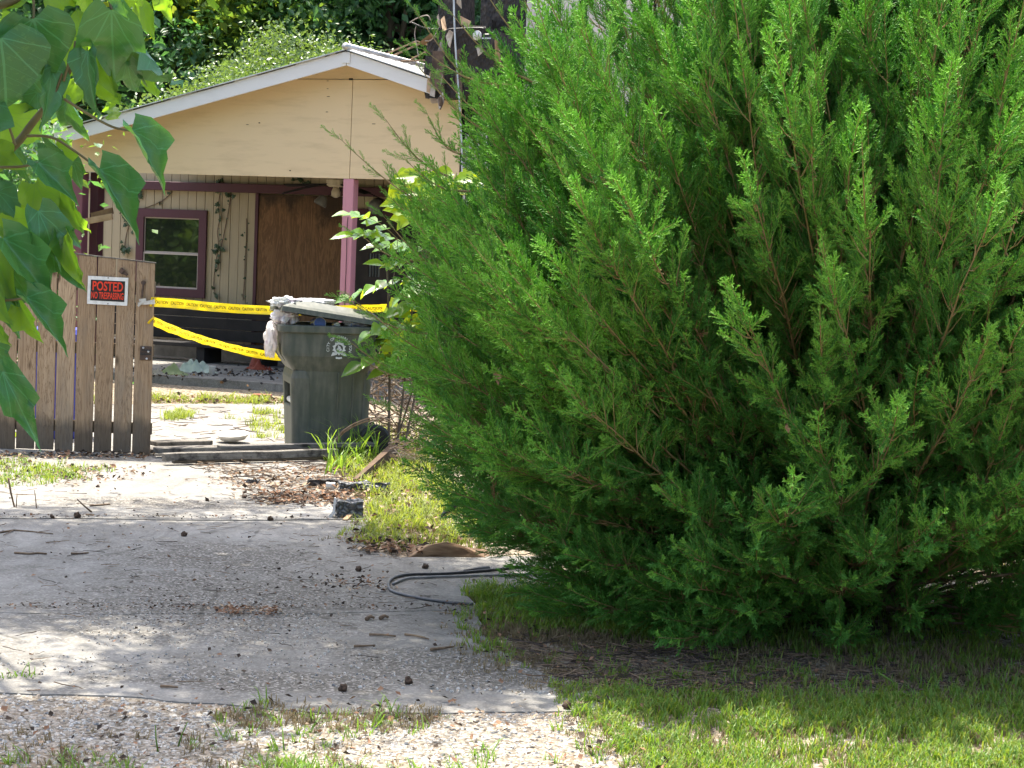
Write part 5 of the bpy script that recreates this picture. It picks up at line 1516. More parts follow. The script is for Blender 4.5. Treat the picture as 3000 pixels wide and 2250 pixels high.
for px in ([(78, 398), (150, 402), (215, 440), (290, 495)], [(188, 290), (260, 335), (330, 372), (384, 383)], [(0, 490), (60, 488), (112, 478)], [(0, 880), (40, 878), (76, 872)], [(96, -30), (99, 20), (98, 55)], [(330, -40), (322, 0), (326, 28)], [(215, 180), (224, 140), (238, 95)], [(186, 238), (200, 190), (206, 150)], [(150, 300), (170, 250), (182, 215)], [(-40, 150), (0, 118), (2, 112)],
           [(60, 585), (100, 560), (103, 540)], [(110, 640), (112, 625), (113, 618)], [(45, 425), (30, 380), (12, 330)]):
    br(px, LY + .06, .0032, .0024, 'petiole')
def leaf(b, t, wpx, y=LY, dy=0.0, roll=0.0, v=0, m=0, dyb=0.0):
    """b, t: where the leaf's base and tip are seen; wpx: breadth in the photograph; roll: turn about its own midrib"""
    pb, pt = P(*b, y + dyb), P(*t, y + dy)
    ay = pt - pb; L = ay.length; ay.normalize()
    face = (C0 - pb).normalized()
    az = (face - ay * face.dot(ay)).normalized()
    az = Quaternion(ay, roll) @ az
    ax = ay.cross(az)
    w = wpx / (FPX / y) / 1.02 / max(.35, abs(math.cos(roll)))
    Mx = Matrix((( ax.x * w, ay.x * L, az.x * L, pb.x - TT.x), (ax.y * w, ay.y * L, az.y * L, pb.y - TT.y), (ax.z * w, ay.z * L, az.z * L, pb.z - TT.z), (0, 0, 0, 1)))
    o = put('leaf', LV[m][v], tung); o.matrix_local = Mx
    return o
Ls_ = [((98, 55), (150, 250), 235, 0, .05, .15, 0, 0), ((2, 112), (30, 345), 265, -.05, .05, -.25, 0, 0), ((326, 30), (332, 255), 190, .0, .08, .1, 1, 0), ((255, 150), (270, 350), 82, .02, .0, .55, 0, 0),
       ((150, 195), (138, 385), 80, .06, -.03, -.6, 0, 0), ((300, 150), (330, 302), 62, .1, .0, .5, 2, 1), ((372, 180), (397, 312), 92, .12, .1, .2, 5, 0), ((400, 95), (490, 298), 52, .1, .1, 1.0, 2, 0),
       ((238, 92), (222, 20), 95, .18, .0, -.2, 0, 1), ((207, 150), (262, 108), 80, .2, .0, .3, 0, 1), ((182, 212), (206, 132), 60, .2, .0, .4, 0, 1), ((20, 340), (135, 428), 150, .2, .1, .2, 0, 1), ((-20, 440), (70, 500), 100, .1, .0, .2, 1, 1),
       ((384, 383), (502, 558), 82, -.1, .0, -.7, 3, 0), ((290, 497), (424, 704), 98, -.12, .0, -.5, 3, 0), ((112, 478), (236, 594), 96, .0, .0, -.35, 3, 0), ((102, 537), (165, 655), 128, .02, .05, .1, 0, 1),
       ((113, 618), (188, 792), 118, -.04, .0, -.25, 1, 0), ((165, 560), (235, 690), 70, .08, .0, .4, 0, 1), ((188, 690), (236, 856), 62, -.02, .0, .3, 2, 1), ((10, 700), (182, 905), 110, -.05, .0, -.3, 3, 0), ((76, 872), (212, 1034), 82, -.06, .0, -.5, 3, 0),
       ((-40, 690), (44, 905), 130, .1, .0, .2, 0, 1), ((8, 1090), (126, 1322), 105, -.1, .0, -.1, 1, 0), ((-30, 930), (24, 1022), 60, .0, .0, .4, 2, 1), ((-30, 1060), (5, 1150), 70, .0, .0, .2, 0, 0), ((60, 700), (130, 830), 96, .12, .0, .2, 0, 0), ((-10, 560), (70, 650), 90, .2, .0, -.4, 0, 0),
       ((60, 600), (30, 720), 90, .22, .0, .3, 0, 1), ((-60, 820), (30, 960), 110, .05, .0, .3, 0, 1), ((100, 760), (150, 890), 72, .1, .0, -.3, 2, 0), ((190, 20), (120, -60), 100, .2, .0, .2, 0, 1), ((60, -20), (0, 30), 70, .1, .0, .4, 0, 1),
       ((255, -10), (215, 40), 110, .15, .1, .2, 0, 1), ((195, 300), (235, 420), 60, .25, .0, .9, 5, 0), ((110, 270), (65, 330), 90, .2, .0, .3, 0, 0), ((280, 200), (350, 330), 50, .15, .0, .8, 2, 1), ((310, 330), (360, 300), 60, .3, .1, .2, 0, 1),
       ((350, -20), (360, 60), 40, -.2, .0, .8, 2, 0), ((620, -40), (630, 45), 28, .3, .0, .7, 2, 1), ((-40, 330), (40, 420), 120, .3, .0, .1, 0, 1), ((130, 420), (200, 500), 60, .1, .0, .8, 5, 0), ((0, 600), (-30, 700), 100, .3, .0, .2, 0, 0), ((40, 440), (80, 540), 60, .3, .0, .5, 0, 0),
       ((-50, 250), (-20, 420), 150, .1, .0, .2, 0, 0), ((175, 640), (230, 730), 60, .18, .0, .3, 1, 0), ((430, 205), (462, 300), 40, .3, .0, .5, 2, 1), ((225, 250), (190, 330), 70, .28, .0, .4, 0, 1), ((140, 30), (165, 60), 60, .3, .0, .2, 0, 1), ((415, 20), (450, 120), 60, .35, .0, .2, 4, 1), ((470, -20), (500, 70), 55, .4, .0, .2, 1, 1), ((380, -30), (420, 50), 60, .38, .1, .3, 0, 1)]
lr = random.Random(5)
Ls_ += [((20, 770), (98, 905), 100, .14, 0, .3, 1, 0), ((128, 560), (196, 700), 92, .1, 0, -.3, 1, 0), ((150, 700), (240, 862), 74, .04, 0, .5, 3, 0), ((40, 640), (122, 800), 118, .16, 0, .2, 1, 1), ((-10, 850), (70, 985), 96, .12, 0, -.3, 5, 0),
        ((200, 590), (250, 690), 60, .12, 0, .6, 2, 1), ((160, 430), (215, 540), 84, .14, 0, -.2, 1, 1), ((60, 900), (120, 1010), 70, .1, 0, .4, 3, 1), ((-30, 1000), (40, 1090), 80, .1, 0, .2, 1, 0), ((215, 470), (232, 560), 60, .2, 0, .3, 5, 0), ((0, 60), (60, 170), 110, .3, 0, .2, 1, 1), ((180, 60), (205, 130), 70, .34, 0, .3, 0, 1), ((285, 60), (262, 160), 80, .3, 0, -.3, 1, 1), ((90, 230), (100, 340), 110, .3, 0, .2, 0, 0)]
for b, t, w, y, dy, roll, v, m in Ls_: leaf(b, t, w, LY + y, dy + (.25 - y) * 0, roll, v, m)
for k in range(44):      # the part of the crown just outside the picture
    x = lr.uniform(-420, -70); yy = lr.uniform(-500, 1250)
    leaf((x, yy), (x + lr.uniform(-60, 110), yy + lr.uniform(120, 230)), lr.uniform(90, 190), LY + lr.uniform(-.2, .5), lr.uniform(-.1, .1), lr.uniform(-.7, .7), lr.randrange(6), lr.randrange(2))

for k in range(50):
    p = Vector((lr.uniform(-1.75, -.62), lr.uniform(3.9, 4.7), lr.uniform(2.6, 3.2)))
    o = put('leaf', LV[0][lr.randrange(6)], tung, p - TT, (lr.gauss(-.3, .35), lr.gauss(0, .35), lr.random() * 6.28), (.24, .24, .24))
for k in range(6):
    br([(-300, -300 - 60 * k), (-100, -330 - 70 * k), (100 + 80 * k, -300 - 50 * k)], LY + .1 + .12 * k, .01, .004, first=Vector((.0, .05, 2.6)))

# ================================================================== LEAFY SHRUB between the cart and the cedar
m_shrub = leaf_mat('shrub_leaf', (.08, .20, .035), (.13, .26, .05), (.42, .60, .02), .42, .22, .9)
m_shrub2 = leaf_mat('shrub_leaf_yellow', (.11, .24, .025), (.16, .28, .03), (.62, .74, .02), .6, .3, .5)
def small_leaf(seed, mat, lob=False):
    mb = MB(); vs = []
    W = [(0, .02), (.12, .30), (.3, .46), (.5, .42), (.7, .28), (.87, .12), (1, .0)] if not lob else [(0, .1), (.1, .42), (.28, .55), (.4, .34), (.55, .40), (.7, .22), (1, 0)]
    for t, w in W:
        for s in (-1, -.5, 0, .5, 1): vs.append((s * w, t, .20 * abs(s * w) - .16 * t * t + .05 * mnoise.noise(Vector((s * 2 + seed, t * 4, 0)))))
    fs = [(j * 5 + i, j * 5 + i + 1, (j + 1) * 5 + i + 1, (j + 1) * 5 + i) for j in range(len(W) - 1) for i in range(4)]
    mb.add(vs, fs); return mb.mesh('leaf', mat, True)
SLV = [small_leaf(k, m_shrub) for k in range(3)] + [small_leaf(5, m_shrub2), small_leaf(6, m_shrub2, True), small_leaf(7, m_shrub2)]
SYD = 15.55
sb = G(1138, 1330); sb = P(1138, 1330, SYD); sb = Vector((sb.x, SYD, 0))
shrub = tag(empty('leafy_shrub', sb), 'sunlit yellow green shrub with long leaflets between the trash cart and cedar', 'shrub')
def sleaf(p, d, L, w, nrm, me):
    ay = Vector(d).normalized(); az = (Vector(nrm) - ay * Vector(nrm).dot(ay)).normalized(); ax = ay.cross(az)
    o = put('leaf', me, shrub)
    o.matrix_local = Matrix(((ax.x * w, ay.x * L, az.x * L, p.x - sb.x), (ax.y * w, ay.y * L, az.y * L, p.y - sb.y), (ax.z * w, ay.z * L, az.z * L, p.z - sb.z), (0, 0, 0, 1)))
GL = Vector((-.12, -.42, .9))
sr = random.Random(9)
def frond(a, b, y=SYD, n=5, L=.12, w=.045, mi=(0, 1, 2), sag=.0):
    pa, pb = P(*a, y), P(*b, y - .15)
    pts = [pa.lerp(pb, k / 6) + Vector((0, 0, .05 * math.sin(math.pi * k / 6))) for k in range(7)]
    mb = MB(); mb.tube([p - sb for p in pts], [.004 - .0025 * k / 6 for k in range(7)], 5); mb.build('stem', m_shoot, shrub, smooth=True)
    d = (pb - pa).normalized(); side = d.cross(Vector((0, 0, 1))).normalized()
    for k in range(n):
        t = .25 + .75 * k / (n - 1)
        p = pa.lerp(pb, t) + Vector((0, 0, .05 * math.sin(math.pi * t)))
        for s in ((-1, 1) if k < n - 1 else (0,)):
            dd = d * (.75 if s else 1) + side * s * .75 + Vector((0, 0, -.28 + sr.gauss(0, .12)))
            nn = GL + Vector((sr.gauss(0, .28), sr.gauss(0, .28), sr.gauss(0, .1)))
            sleaf(p, dd, L * sr.uniform(.8, 1.15), w * 2 * sr.uniform(.85, 1.1), nn, SLV[sr.choice(mi)])
for a, b, n in (((1165, 700), (1028, 628), 5), ((1180, 712), (1040, 690), 5), ((1275, 748), (1115, 722), 5), ((1255, 792), (1125, 775), 4), ((1265, 812), (1024, 868), 6), ((1260, 826), (1185, 862), 4), ((1200, 960), (1088, 972), 4), ((1185, 1005), (1040, 1016), 5), ((1180, 1050), (1062, 1066), 4), ((1290, 880), (1170, 905), 5), ((1300, 960), (1190, 1010), 5), ((1330, 900), (1230, 860), 5), ((1220, 1080), (1130, 1085), 4), ((1340, 1010), (1240, 1040), 5)):
    frond(a, b, SYD + sr.uniform(-.1, .25), n, .185 if n < 6 else .165, .066)
for k in range(105):
    t = sr.random()
    x, y = sr.uniform(1165, 1450), 505 + 130 * sr.random() ** 1.6
    if k > 75: x, y = sr.uniform(1150, 1340), sr.uniform(880, 1080)
    if x < 1180 and y < 520: continue
    p = P(x, y, SYD + sr.uniform(-.2, .5))
    ang = sr.uniform(2.4, 4.2)
    sleaf(p, Vector((math.cos(ang), sr.uniform(-.5, .3), -.45 * abs(math.sin(ang)) - .15)), sr.uniform(.11, .20), sr.uniform(.10, .17), Vector((sr.gauss(0, .3), -.75, .55)), SLV[sr.choice((3, 4, 5))])
sleaf(P(1218, 608, SYD), Vector((-1, -.1, -.05)), .27, .20, Vector((0, -.9, .45)), SLV[4])
for a, b, r in (((1138, 1320), (1133, 760), .014), ((1160, 1330), (1230, 620), .012), ((1180, 1330), (1330, 560), .012), ((1150, 1330), (1270, 900), .010), ((1133, 900), (1165, 700), .006), ((1135, 1000), (1185, 960), .006)):
    pts = [P(*a, SYD), P((a[0] + b[0]) / 2 + 6, (a[1] + b[1]) / 2, SYD + .05), P(*b, SYD + .1)]
    mb = MB(); mb.tube([p - sb for p in smooth_pts(pts, 5)], [r * (1 - .5 * k / 10) for k in range(11)], 6); mb.build('stem', m_bark, shrub, smooth=True)
# brush pile of cut sticks behind it: nobody could count it
tm = []
for k in range(5):
    mb = MB(); rs = random.Random(k + 70); p = Vector((0, 0, 0)); pts = [p]
    d = Vector((rs.uniform(-.3, .3), rs.uniform(-.3, .3), 1)).normalized()
    for j in range(5): d = (d + Vector((rs.gauss(0, .25), rs.gauss(0, .25), 0))).normalized(); p = p + d * .12; pts.append(p)
    mb.tube(pts, [.007 - .001 * j for j in range(6)], 4); mb.m = [k % 2] * len(mb.f); tm.append(mb)
pts, rots, scl = [], [], []
for _ in range(420):
    x, y = rnd.uniform(1080, 1340), rnd.uniform(1060, 1330)
    if x < 1090 + (y - 1080) * .02: continue
    pts.append(P(x, y, 16.3 + rnd.uniform(-.3, .6))); rots.append(rot_to((rnd.gauss(0, 1), rnd.gauss(0, .6), rnd.uniform(-.3, .8)))); scl.append(rnd.uniform(.4, 1.1))
for _ in range(60):
    pts.append(P(rnd.uniform(1135, 1190), rnd.uniform(1290, 1345), 14.6 + rnd.uniform(-.1, .2))); rots.append(rot_to((1, rnd.gauss(0, .3), rnd.gauss(0, .15)))); scl.append(rnd.uniform(.2, .4))
tag(scatter('brushwood', tm, [m_twig, M('grey_twig', (.16, .13, .11), (.28, .24, .2), 20, .9)], pts, rots, scl), 'tangle of dry brown brushwood heaped right of the trash cart', 'brushwood')

# ================================================================== IVY on the porch wall
def ivy_leaf():
    mb = MB()
    o = [(0, 0), (.35, -.12), (.5, .2), (.32, .35), (.38, .62), (.14, .62), (0, 1), (-.14, .62), (-.38, .62), (-.32, .35), (-.5, .2), (-.35, -.12)]
    mb.add([(x, 0, -z) for x, z in o] + [(0, -.12, -.3)], [(k, (k + 1) % 12, 12) for k in range(12)]); return mb.mesh('leaf', M('ivy_leaf', (.030, .055, .028), (.05, .085, .04), 30, .5))
ivm = ivy_leaf()
HM = Matrix.Translation(HO) @ Matrix.Rotation(-HA, 4, 'Z')
def ivy(px, label, leaves, d=WALL_D - .012, size=.055):
    pts = [HL(a, b, d) for a, b in px]
    root = tag(empty('ivy_vine', HO, -HA), label, 'vine', 'ivy strands on the porch wall')
    mb = MB(); mb.tube(smooth_pts(pts, 4), .006, 5); mb.build('stem', m_twig, root)
    L = smooth_pts(pts, 6)
    for k in range(leaves):
        p = L[rnd.randrange(len(L))] + Vector((rnd.gauss(0, .035), -.015 - .03 * rnd.random(), rnd.gauss(0, .02)))
        s = size * rnd.uniform(.6, 1.5)
        put('leaf', ivm, root, p, (rnd.gauss(0, .5), rnd.gauss(0, .7), rnd.gauss(0, .4)), (s, s, s))
ivy([(640, 525), (645, 560), (640, 600), (643, 640), (637, 680), (640, 720), (632, 770), (626, 830), (632, 870)], 'ivy strand hanging straight down right of the porch window', 26)
ivy([(650, 530), (675, 565), (672, 600), (665, 640), (655, 690), (645, 740), (638, 790)], 'ivy strand swinging right beside the straight one', 30)
ivy([(395, 530), (402, 570), (398, 600), (385, 640), (372, 680), (366, 715), (365, 730)], 'ivy strand with a dark leafy clump left of the porch window', 28, size=.075)
ivy([(505, 562), (480, 585), (450, 600), (420, 610), (400, 612)], 'bare ivy runner slanting above the window corner', 3)
ivy([(355, 585), (356, 612), (362, 630), (378, 640)], 'short bare ivy runner above the loose boards', 4)
ivy([(270, 600), (285, 585), (292, 560), (288, 530)], 'ivy strand by the left porch post with a small leaf cluster', 16)
ivy([(722, 640), (722, 700), (718, 760), (716, 820), (712, 880)], 'thin ivy strand down the wall beside the boarded doorway', 14, size=.03)
ivy([(860, 530), (880, 525), (900, 545), (885, 560)], 'ivy tuft hanging over the ledger beside the ceiling fan', 18)

# ================================================================== TREES beyond the house
def leaf_cluster(seed, n, rad, ls, asp=.5):
    rs = random.Random(seed); mb = MB()
    for _ in range(n):
        c = Vector((rs.gauss(0, 1), rs.gauss(0, 1), rs.gauss(0, .8))) * rad * .5
        d = Vector((rs.gauss(0, 1), rs.gauss(0, 1), rs.gauss(-.4, .7))).normalized(); nn = Vector((rs.gauss(0, .6), rs.gauss(0, .6), 1)).normalized()
        sd = d.cross(nn).normalized(); L = ls * rs.uniform(.7, 1.3)
        u = sd.cross(d)
        mb.add([c, c + d * L * .45 + sd * L * asp * .5 + u * L * .06, c + d * L, c + d * L * .45 - sd * L * asp * .5 + u * L * .06], [(0, 1, 2), (0, 2, 3)])
    return mb
def tree_at(name, base, h0, centre, rad, mats, ncl, label, cat, clump=22, csize=.55, ls=.13, n=34, trunk=.16, group=None, seed=0, asp=.5, gaps=0, limbs=5):
    rs = random.Random(seed + 31)
    base = Vector(base)
    root = tag(empty(name, base), label, cat, group)
    c = Vector(centre) - base; rad = Vector(rad)
    mb = MB()
    top = c + Vector((0, 0, rad.z * .3))
    mb.tube([Vector((0, 0, -.05)), Vector((c.x * .3, c.y * .3, c.z * .35)), Vector((c.x * .75, c.y * .75, c.z * .75)), top], [trunk, trunk * .85, trunk * .6, trunk * .2], 9)
    cl = []
    for k in range(clump):
        d = Vector((rs.gauss(0, 1), rs.gauss(0, 1), rs.gauss(0, 1))).normalized() * rs.uniform(.45, 1.0)
        cl.append(c + Vector((d.x * rad.x, d.y * rad.y, d.z * rad.z)))
    for k in range(min(limbs + 4, clump)):
        s = Vector((c.x * .5, c.y * .5, c.z * .55)).lerp(top, rs.random() * .6)
        e = cl[k]; mb.tube([s, s.lerp(e, .5) + Vector((0, 0, -.15)), e], [trunk * .4, trunk * .25, trunk * .08], 6)
    mb.build('trunk', m_bark, root, smooth=True)
    pts, rots, scl = [], [], []
    for _ in range(ncl):
        q = cl[rs.randrange(clump)]
        pts.append(q + Vector((rs.gauss(0, 1) * csize, rs.gauss(0, 1) * csize, rs.gauss(0, .8) * csize))); rots.append((rs.gauss(0, .5), rs.gauss(0, .5), rs.random() * 6.28)); scl.append(rs.uniform(.7, 1.3))
    scatter('crown', [leaf_cluster(seed * 10 + k, n, .5, ls, asp) for k in range(3)], mats, pts, rots, scl, root)
    return root
m_dk = leaf_mat('dark_leaf', (.045, .115, .055), (.09, .19, .075), (.14, .36, .06), .4, .35, .6)
m_md = leaf_mat('mid_leaf', (.065, .15, .035), (.12, .21, .05), (.28, .46, .04), .4, .4, .5)
m_lt = leaf_mat('light_leaf', (.11, .20, .035), (.18, .26, .05), (.45, .55, .04), .5, .4, .5)
def XY(px, Y): return P(px, 700, Y).x
for k, (px, Y, z, rx, rz, m, lb) in enumerate((
        (1120, 34, 6.2, 3.0, 3.8, m_dk, 'dark dense tree directly behind the gable peak'), (760, 37, 6.6, 3.2, 4.2, m_md, 'mid green tree behind the left half of the roof'),
        (1420, 36, 6.4, 2.8, 4.2, m_dk, 'dark tree behind the charred eaves'), (400, 38, 6.5, 3.0, 4.0, m_md, 'mid green tree behind the vine covered roof end'),
        (80, 33, 5.2, 2.6, 4.0, m_dk, 'dark tree at the far left beyond the gate'), (1780, 39, 6.6, 3.0, 4.4, m_md, 'tall tree behind the white burnt wall'),
        (2300, 38, 6.4, 3.2, 4.4, m_dk, 'dark tree hidden mostly by the middle of the cedar'), (2850, 36, 6.2, 3.2, 4.4, m_md, 'green tree hidden mostly by the right of the cedar'))):
    x = XY(px, Y)
    tree_at('background_tree', (x, Y, 0), 0, (x, Y, z), (rx, 2.2, rz), [m], 900, lb, 'tree', 30, .62, .17, 40, .2, 'trees beyond the house', k + 1)
x = XY(455, 32.5)
tree_at('young_tree', (x, 33, 0), 0, (x, 33, 5.9), (1.0, .8, .75), [m_lt], 170, 'bright yellow green young tree beside the hanging leaves, over the roof end', 'tree', 9, .35, .20, 26, .07, None, 21)
x = XY(690, 33)
tree_at('young_tree', (x, 33.2, 0), 0, (x, 33.2, 5.0), (1.5, .8, 1.0), [m_md], 150, 'sunlit mid green young tree rising behind the left slope of the roof', 'tree', 10, .4, .16, 26, .07, None, 22)
# the vine mass over the left slope of the roof
root = tag(empty('roof_vine', HO, -HA), 'mass of small leaved vine overgrowing the left slope of the tin roof', 'vine')
vp, vr, vs_ = [], [], []
for _ in range(2300):
    u = uE + rnd.betavariate(1.3, 1.7) * (ap.x - uE) * .64
    d = rnd.uniform(1.2, 8.5)
    hmax = 1.5 * math.sin(math.pi * min(1, max(0, (u - uE) / (ap.x - uE) * 1.35 + .12))) ** 1.0 * min(1, (d - .6) / 2.2)
    hmax *= .75 + .5 * mnoise.noise(Vector((u * 1.1, d * .6, 2)))
    vp.append((u, d, ztop(u) + BH + .03 + max(.03, hmax) * rnd.random() ** .7)); vr.append((rnd.gauss(0, .5), rnd.gauss(0, .5), rnd.random() * 6)); vs_.append(rnd.uniform(.5, .9))
scatter('foliage', [leaf_cluster(300 + k, 34, .42, .085, .5) for k in range(3)], [leaf_mat('vine_leaf', (.065, .13, .04), (.115, .18, .06), (.20, .31, .04), .35, .35, .55)], vp, vr, vs_, root)
mb = MB()
for k in range(14):
    u = uE + .4 + k * .3; p0 = Vector((u, 1.0, ztop(u) + BH + .05)); pp = [p0]
    for j in range(5): pp.append(pp[-1] + Vector((rnd.gauss(.1, .15), .6, max(-.05, rnd.gauss(.12, .12)))))
    mb.tube(pp, .012, 5)
mb.build('stems', m_twig, root)
# leaf drift in the roof edge
# dark shrubs left of the porch
for k, (px, Y, z, rx, rz, m, lb) in enumerate(((-110, 19.5, 1.5, .3, 1.4, m_dk, 'dark shrub behind the gate at the left edge'), (150, 28, 1.9, .6, 1.6, m_md, 'shrub with pale gaps beside the left porch post'), (-130, 22, 2.4, .6, 2.2, m_md, 'tall shrub just beyond the left edge behind the gate'))):
    x = XY(px, Y)
    tree_at('dark_shrub', (x, Y, 0), 0, (x, Y, z), (rx, .6, rz), [m], 260, lb, 'shrub', 14, .3, .10, 30, .05, None, 40 + k)
# far wood closing the view
wp_, wr_, ws_ = [], [], []
for _ in range(2600):
    x = rnd.uniform(-26, 30); wp_.append((x, 52 + rnd.uniform(-3, 3), rnd.random() ** .8 * 13)); wr_.append((rnd.random(), rnd.random(), rnd.random() * 6)); ws_.append(rnd.uniform(1.6, 2.6))
tag(scatter('distant_woods', [leaf_cluster(400 + k, 46, .6, .26, .55) for k in range(3)], [m_dk], wp_, wr_, ws_), 'dark mass of woodland closing the view behind the houses', 'woods')
# tall street tree on the left whose shade dapples the driveway
def shade_tree():
    base = Vector((-5.6, 12.6, 0)); root = tag(empty('street_tree', base), 'tall tree beyond the left edge that shades the middle of the driveway', 'tree')
    mb = MB(); mb.tube([(0, 0, -.1), (.1, 0, 2.4), (.5, -.1, 4.6), (1.0, -.2, 6.6)], [.28, .24, .19, .12], 10)
    rs = random.Random(77)
    centres = []
    def shadow(px, py, h):      # a bough at height h that shades this spot of ground
        q = G(px, py); k = h / SUN_DIR.z; return Vector((q.x + SUN_DIR.x * k, q.y + SUN_DIR.y * k, h))
    spots = []
    for px in range(-350, 1500, 105):
        for py in range(1585, 1835, 36):
            if px > 1150 and py < 1680: continue
            if px < 700 and py > 1800: continue
            spots.append((px + rs.gauss(0, 30), py + rs.gauss(0, 8), rs.uniform(5.6, 7.0), .30))
    for px in range(500, 1500, 110):
        for py in (1935, 1985, 2030):
            spots.append((px + rs.gauss(0, 25), py + rs.gauss(0, 8), rs.uniform(5.6, 6.6), .15))
    for px in range(700, 1300, 120): spots.append((px, 1860 + rs.gauss(0, 8), 6.2, .14))
    for px, py in ((20, 2130), (60, 2160), (150, 2130), (0, 2180), (180, 2170), (300, 2150), (380, 2210), (260, 2240), (60, 2250), (120, 2200), (430, 2235)): spots.append((px, py, rs.uniform(4.2, 4.8), .15)); spots.append((px + rs.gauss(0, 60), py + rs.gauss(0, 20), rs.uniform(4.2, 4.8), .12))
    for px in range(-100, 1100, 150): spots.append((px + rs.gauss(0, 40), 1505 + rs.gauss(0, 14), 6.8, .12)); spots.append((px + rs.gauss(0, 40), 1550 + rs.gauss(0, 10), 6.8, .17))
    pts, rots, scl = [], [], []
    for px, py, h, r in spots:
        c = shadow(px, py, h) - base; centres.append(c)
        for _ in range(int(1 + r * 36)):
            pts.append(c + Vector((rs.gauss(0, r), rs.gauss(0, r), rs.gauss(0, r * .8)))); rots.append((rs.gauss(0, .4), rs.gauss(0, .4), rs.random() * 6)); scl.append(rs.uniform(.5, .9))
    for k in range(0, len(centres), 5):
        e = centres[k]; s = Vector((.4 + .6 * rs.random(), -.1, 4.2 + 2.2 * rs.random()))
        mb.tube([s, s.lerp(e, .5) + Vector((0, 0, .35)), e], [.05, .03, .008], 5)
    mb.build('trunk', m_bark, root, smooth=True)
    scatter('crown', [leaf_cluster(500 + k, 30, .5, .12, .6) for k in range(3)], [m_md], pts, rots, scl, root)
shade_tree()
# trees in the next yard, left of the picture: what the porch window mirrors
for k, (x, Y, lb) in enumerate(((-14.5, 17.5, 'bushy tree left of the street tree, nearest the house'), (-19, 13, 'bushy tree beyond the street tree, middle one of the row'), (-25, 9, 'bushy tree farthest from the house in the left yard'))):
    tree_at('yard_tree', (x, Y, 0), 0, (x, Y, 2.9), (2.2, 2.2, 2.5), [m_md], 420, lb, 'tree', 18, .6, .20, 36, .2, 'trees in the left yard', 60 + k)

# ================================================================== GRASS, WEEDS, LITTER, GRAVEL (uncountable)
def blade_clump(seed, n, h, r, w=.0035, droop=.5):
    rs = random.Random(seed); mb = MB()
    for _ in range(n):
        a = rs.random() * 6.283; b = Vector((rs.gauss(0, r), rs.gauss(0, r), 0)); H = h * rs.uniform(.5, 1.25); lean = rs.uniform(.1, droop)
        d = Vector((math.cos(a), math.sin(a), 0)); sd = Vector((-d.y, d.x, 0)) * w
        p0, p1, p2, p3 = b, b + d * H * lean * .25 + Vector((0, 0, H * .45)), b + d * H * lean * .8 + Vector((0, 0, H * .82)), b + d * H * lean * 1.5 + Vector((0, 0, H * .95))
        mb.add([p0 - sd, p0 + sd, p1 + sd, p1 - sd, p2 + sd * .7, p2 - sd * .7, p3], [(0, 1, 2, 3), (3, 2, 4, 5), (5, 4, 6)])
    return mb
m_gr = leaf_mat('grass_green', (.085, .18, .03), (.15, .25, .04), (.25, .42, .03), .45, .5, .35)
m_gy = leaf_mat('grass_yellow', (.13, .19, .03), (.22, .25, .05), (.38, .46, .04), .42, .5, .35)
m_gd = leaf_mat('grass_dry', (.155, .12, .065), (.25, .20, .115), (.24, .18, .09), .3, .8, .15)
def grass(name, polys, label, temps, mats, scale=(.7, 1.2), fray=.05, zoff=-.015, lift=True, cat='grass'):
    pts, rots, scl = [], [], []
    for poly, n in polys:
        for x, y in fill(poly, n, fray):
            if mnoise.noise(Vector((x * 2.3, y * 2.3, 9))) < -.12 and rnd.random() < .75: continue
            z = .0 if not (lift and x > .6 and y < 21) else .035 * min(1, (x - .6)) - .01
            pts.append((x, y, z + zoff)); rots.append((rnd.gauss(0, .12), rnd.gauss(0, .12), rnd.random() * 6.28)); scl.append(rnd.uniform(*scale))
    tag(scatter(name, temps, mats, pts, rots, scl), label, cat)
Gt = [blade_clump(k, 12, .075, .02) for k in range(4)]
for t in Gt: t.m = [(1 if k % 9 < 3 else 0) for k in range(len(t.f))]
Gt2 = [blade_clump(10 + k, 10, .11, .025, .0045, .8) for k in range(4)]
stripB = gpoly([(985, 1360), (1120, 1300), (1290, 1390), (1430, 1560), (1410, 1615), (1280, 1590), (1205, 1600), (1060, 1610), (1010, 1575), (1095, 1500), (1085, 1430)])
grass('grass', [(stripB, 1350), (gpoly([(1060, 1250), (1500, 1250), (1500, 1400), (1100, 1350)]), 500), (gpoly([(960, 1340), (1080, 1290), (1090, 1400), (1000, 1380)]), 120)], 'sunlit yellow green grass strip between the driveway and the cedar', Gt2, [m_gy], (.3, .85), .06)
patchA = gpoly([(-200, 1345), (60, 1345), (150, 1362), (240, 1395), (130, 1425), (-200, 1440)])
grass('grass_patch', [(patchA, 420), (gpoly([(120, 1370), (330, 1375), (300, 1400), (140, 1420)]), 60)], 'yellow green weeds in front of the gate at the left edge', Gt, [m_gy, m_gr], (.5, 1.0), .05)
grass('lawn', [(gpoly([(1360, 1712), (1480, 1702), (1700, 1760), (1950, 1800), (1900, 1870), (1650, 1855), (1480, 1830), (1410, 1790)]), 1500), (gpoly([(1620, 2010), (1900, 2040), (2300, 2050), (3150, 2010), (3150, 2330), (1950, 2330), (1800, 2200), (1720, 2110)]), 4300),
               (gpoly([(1330, 1760), (1420, 1800), (1470, 1900), (1640, 1985), (1560, 2000), (1400, 1900)]), 90), (gpoly([(1500, 1900), (3150, 1930), (3150, 2060), (1800, 2050)]), 420), (gpoly([(1650, 1760), (3100, 1740), (3100, 1960), (1900, 1900)]), 900)], 'green mown grass in front of the cedar and under its left skirt', Gt, [m_gr, m_gy], (.4, .85), .07)
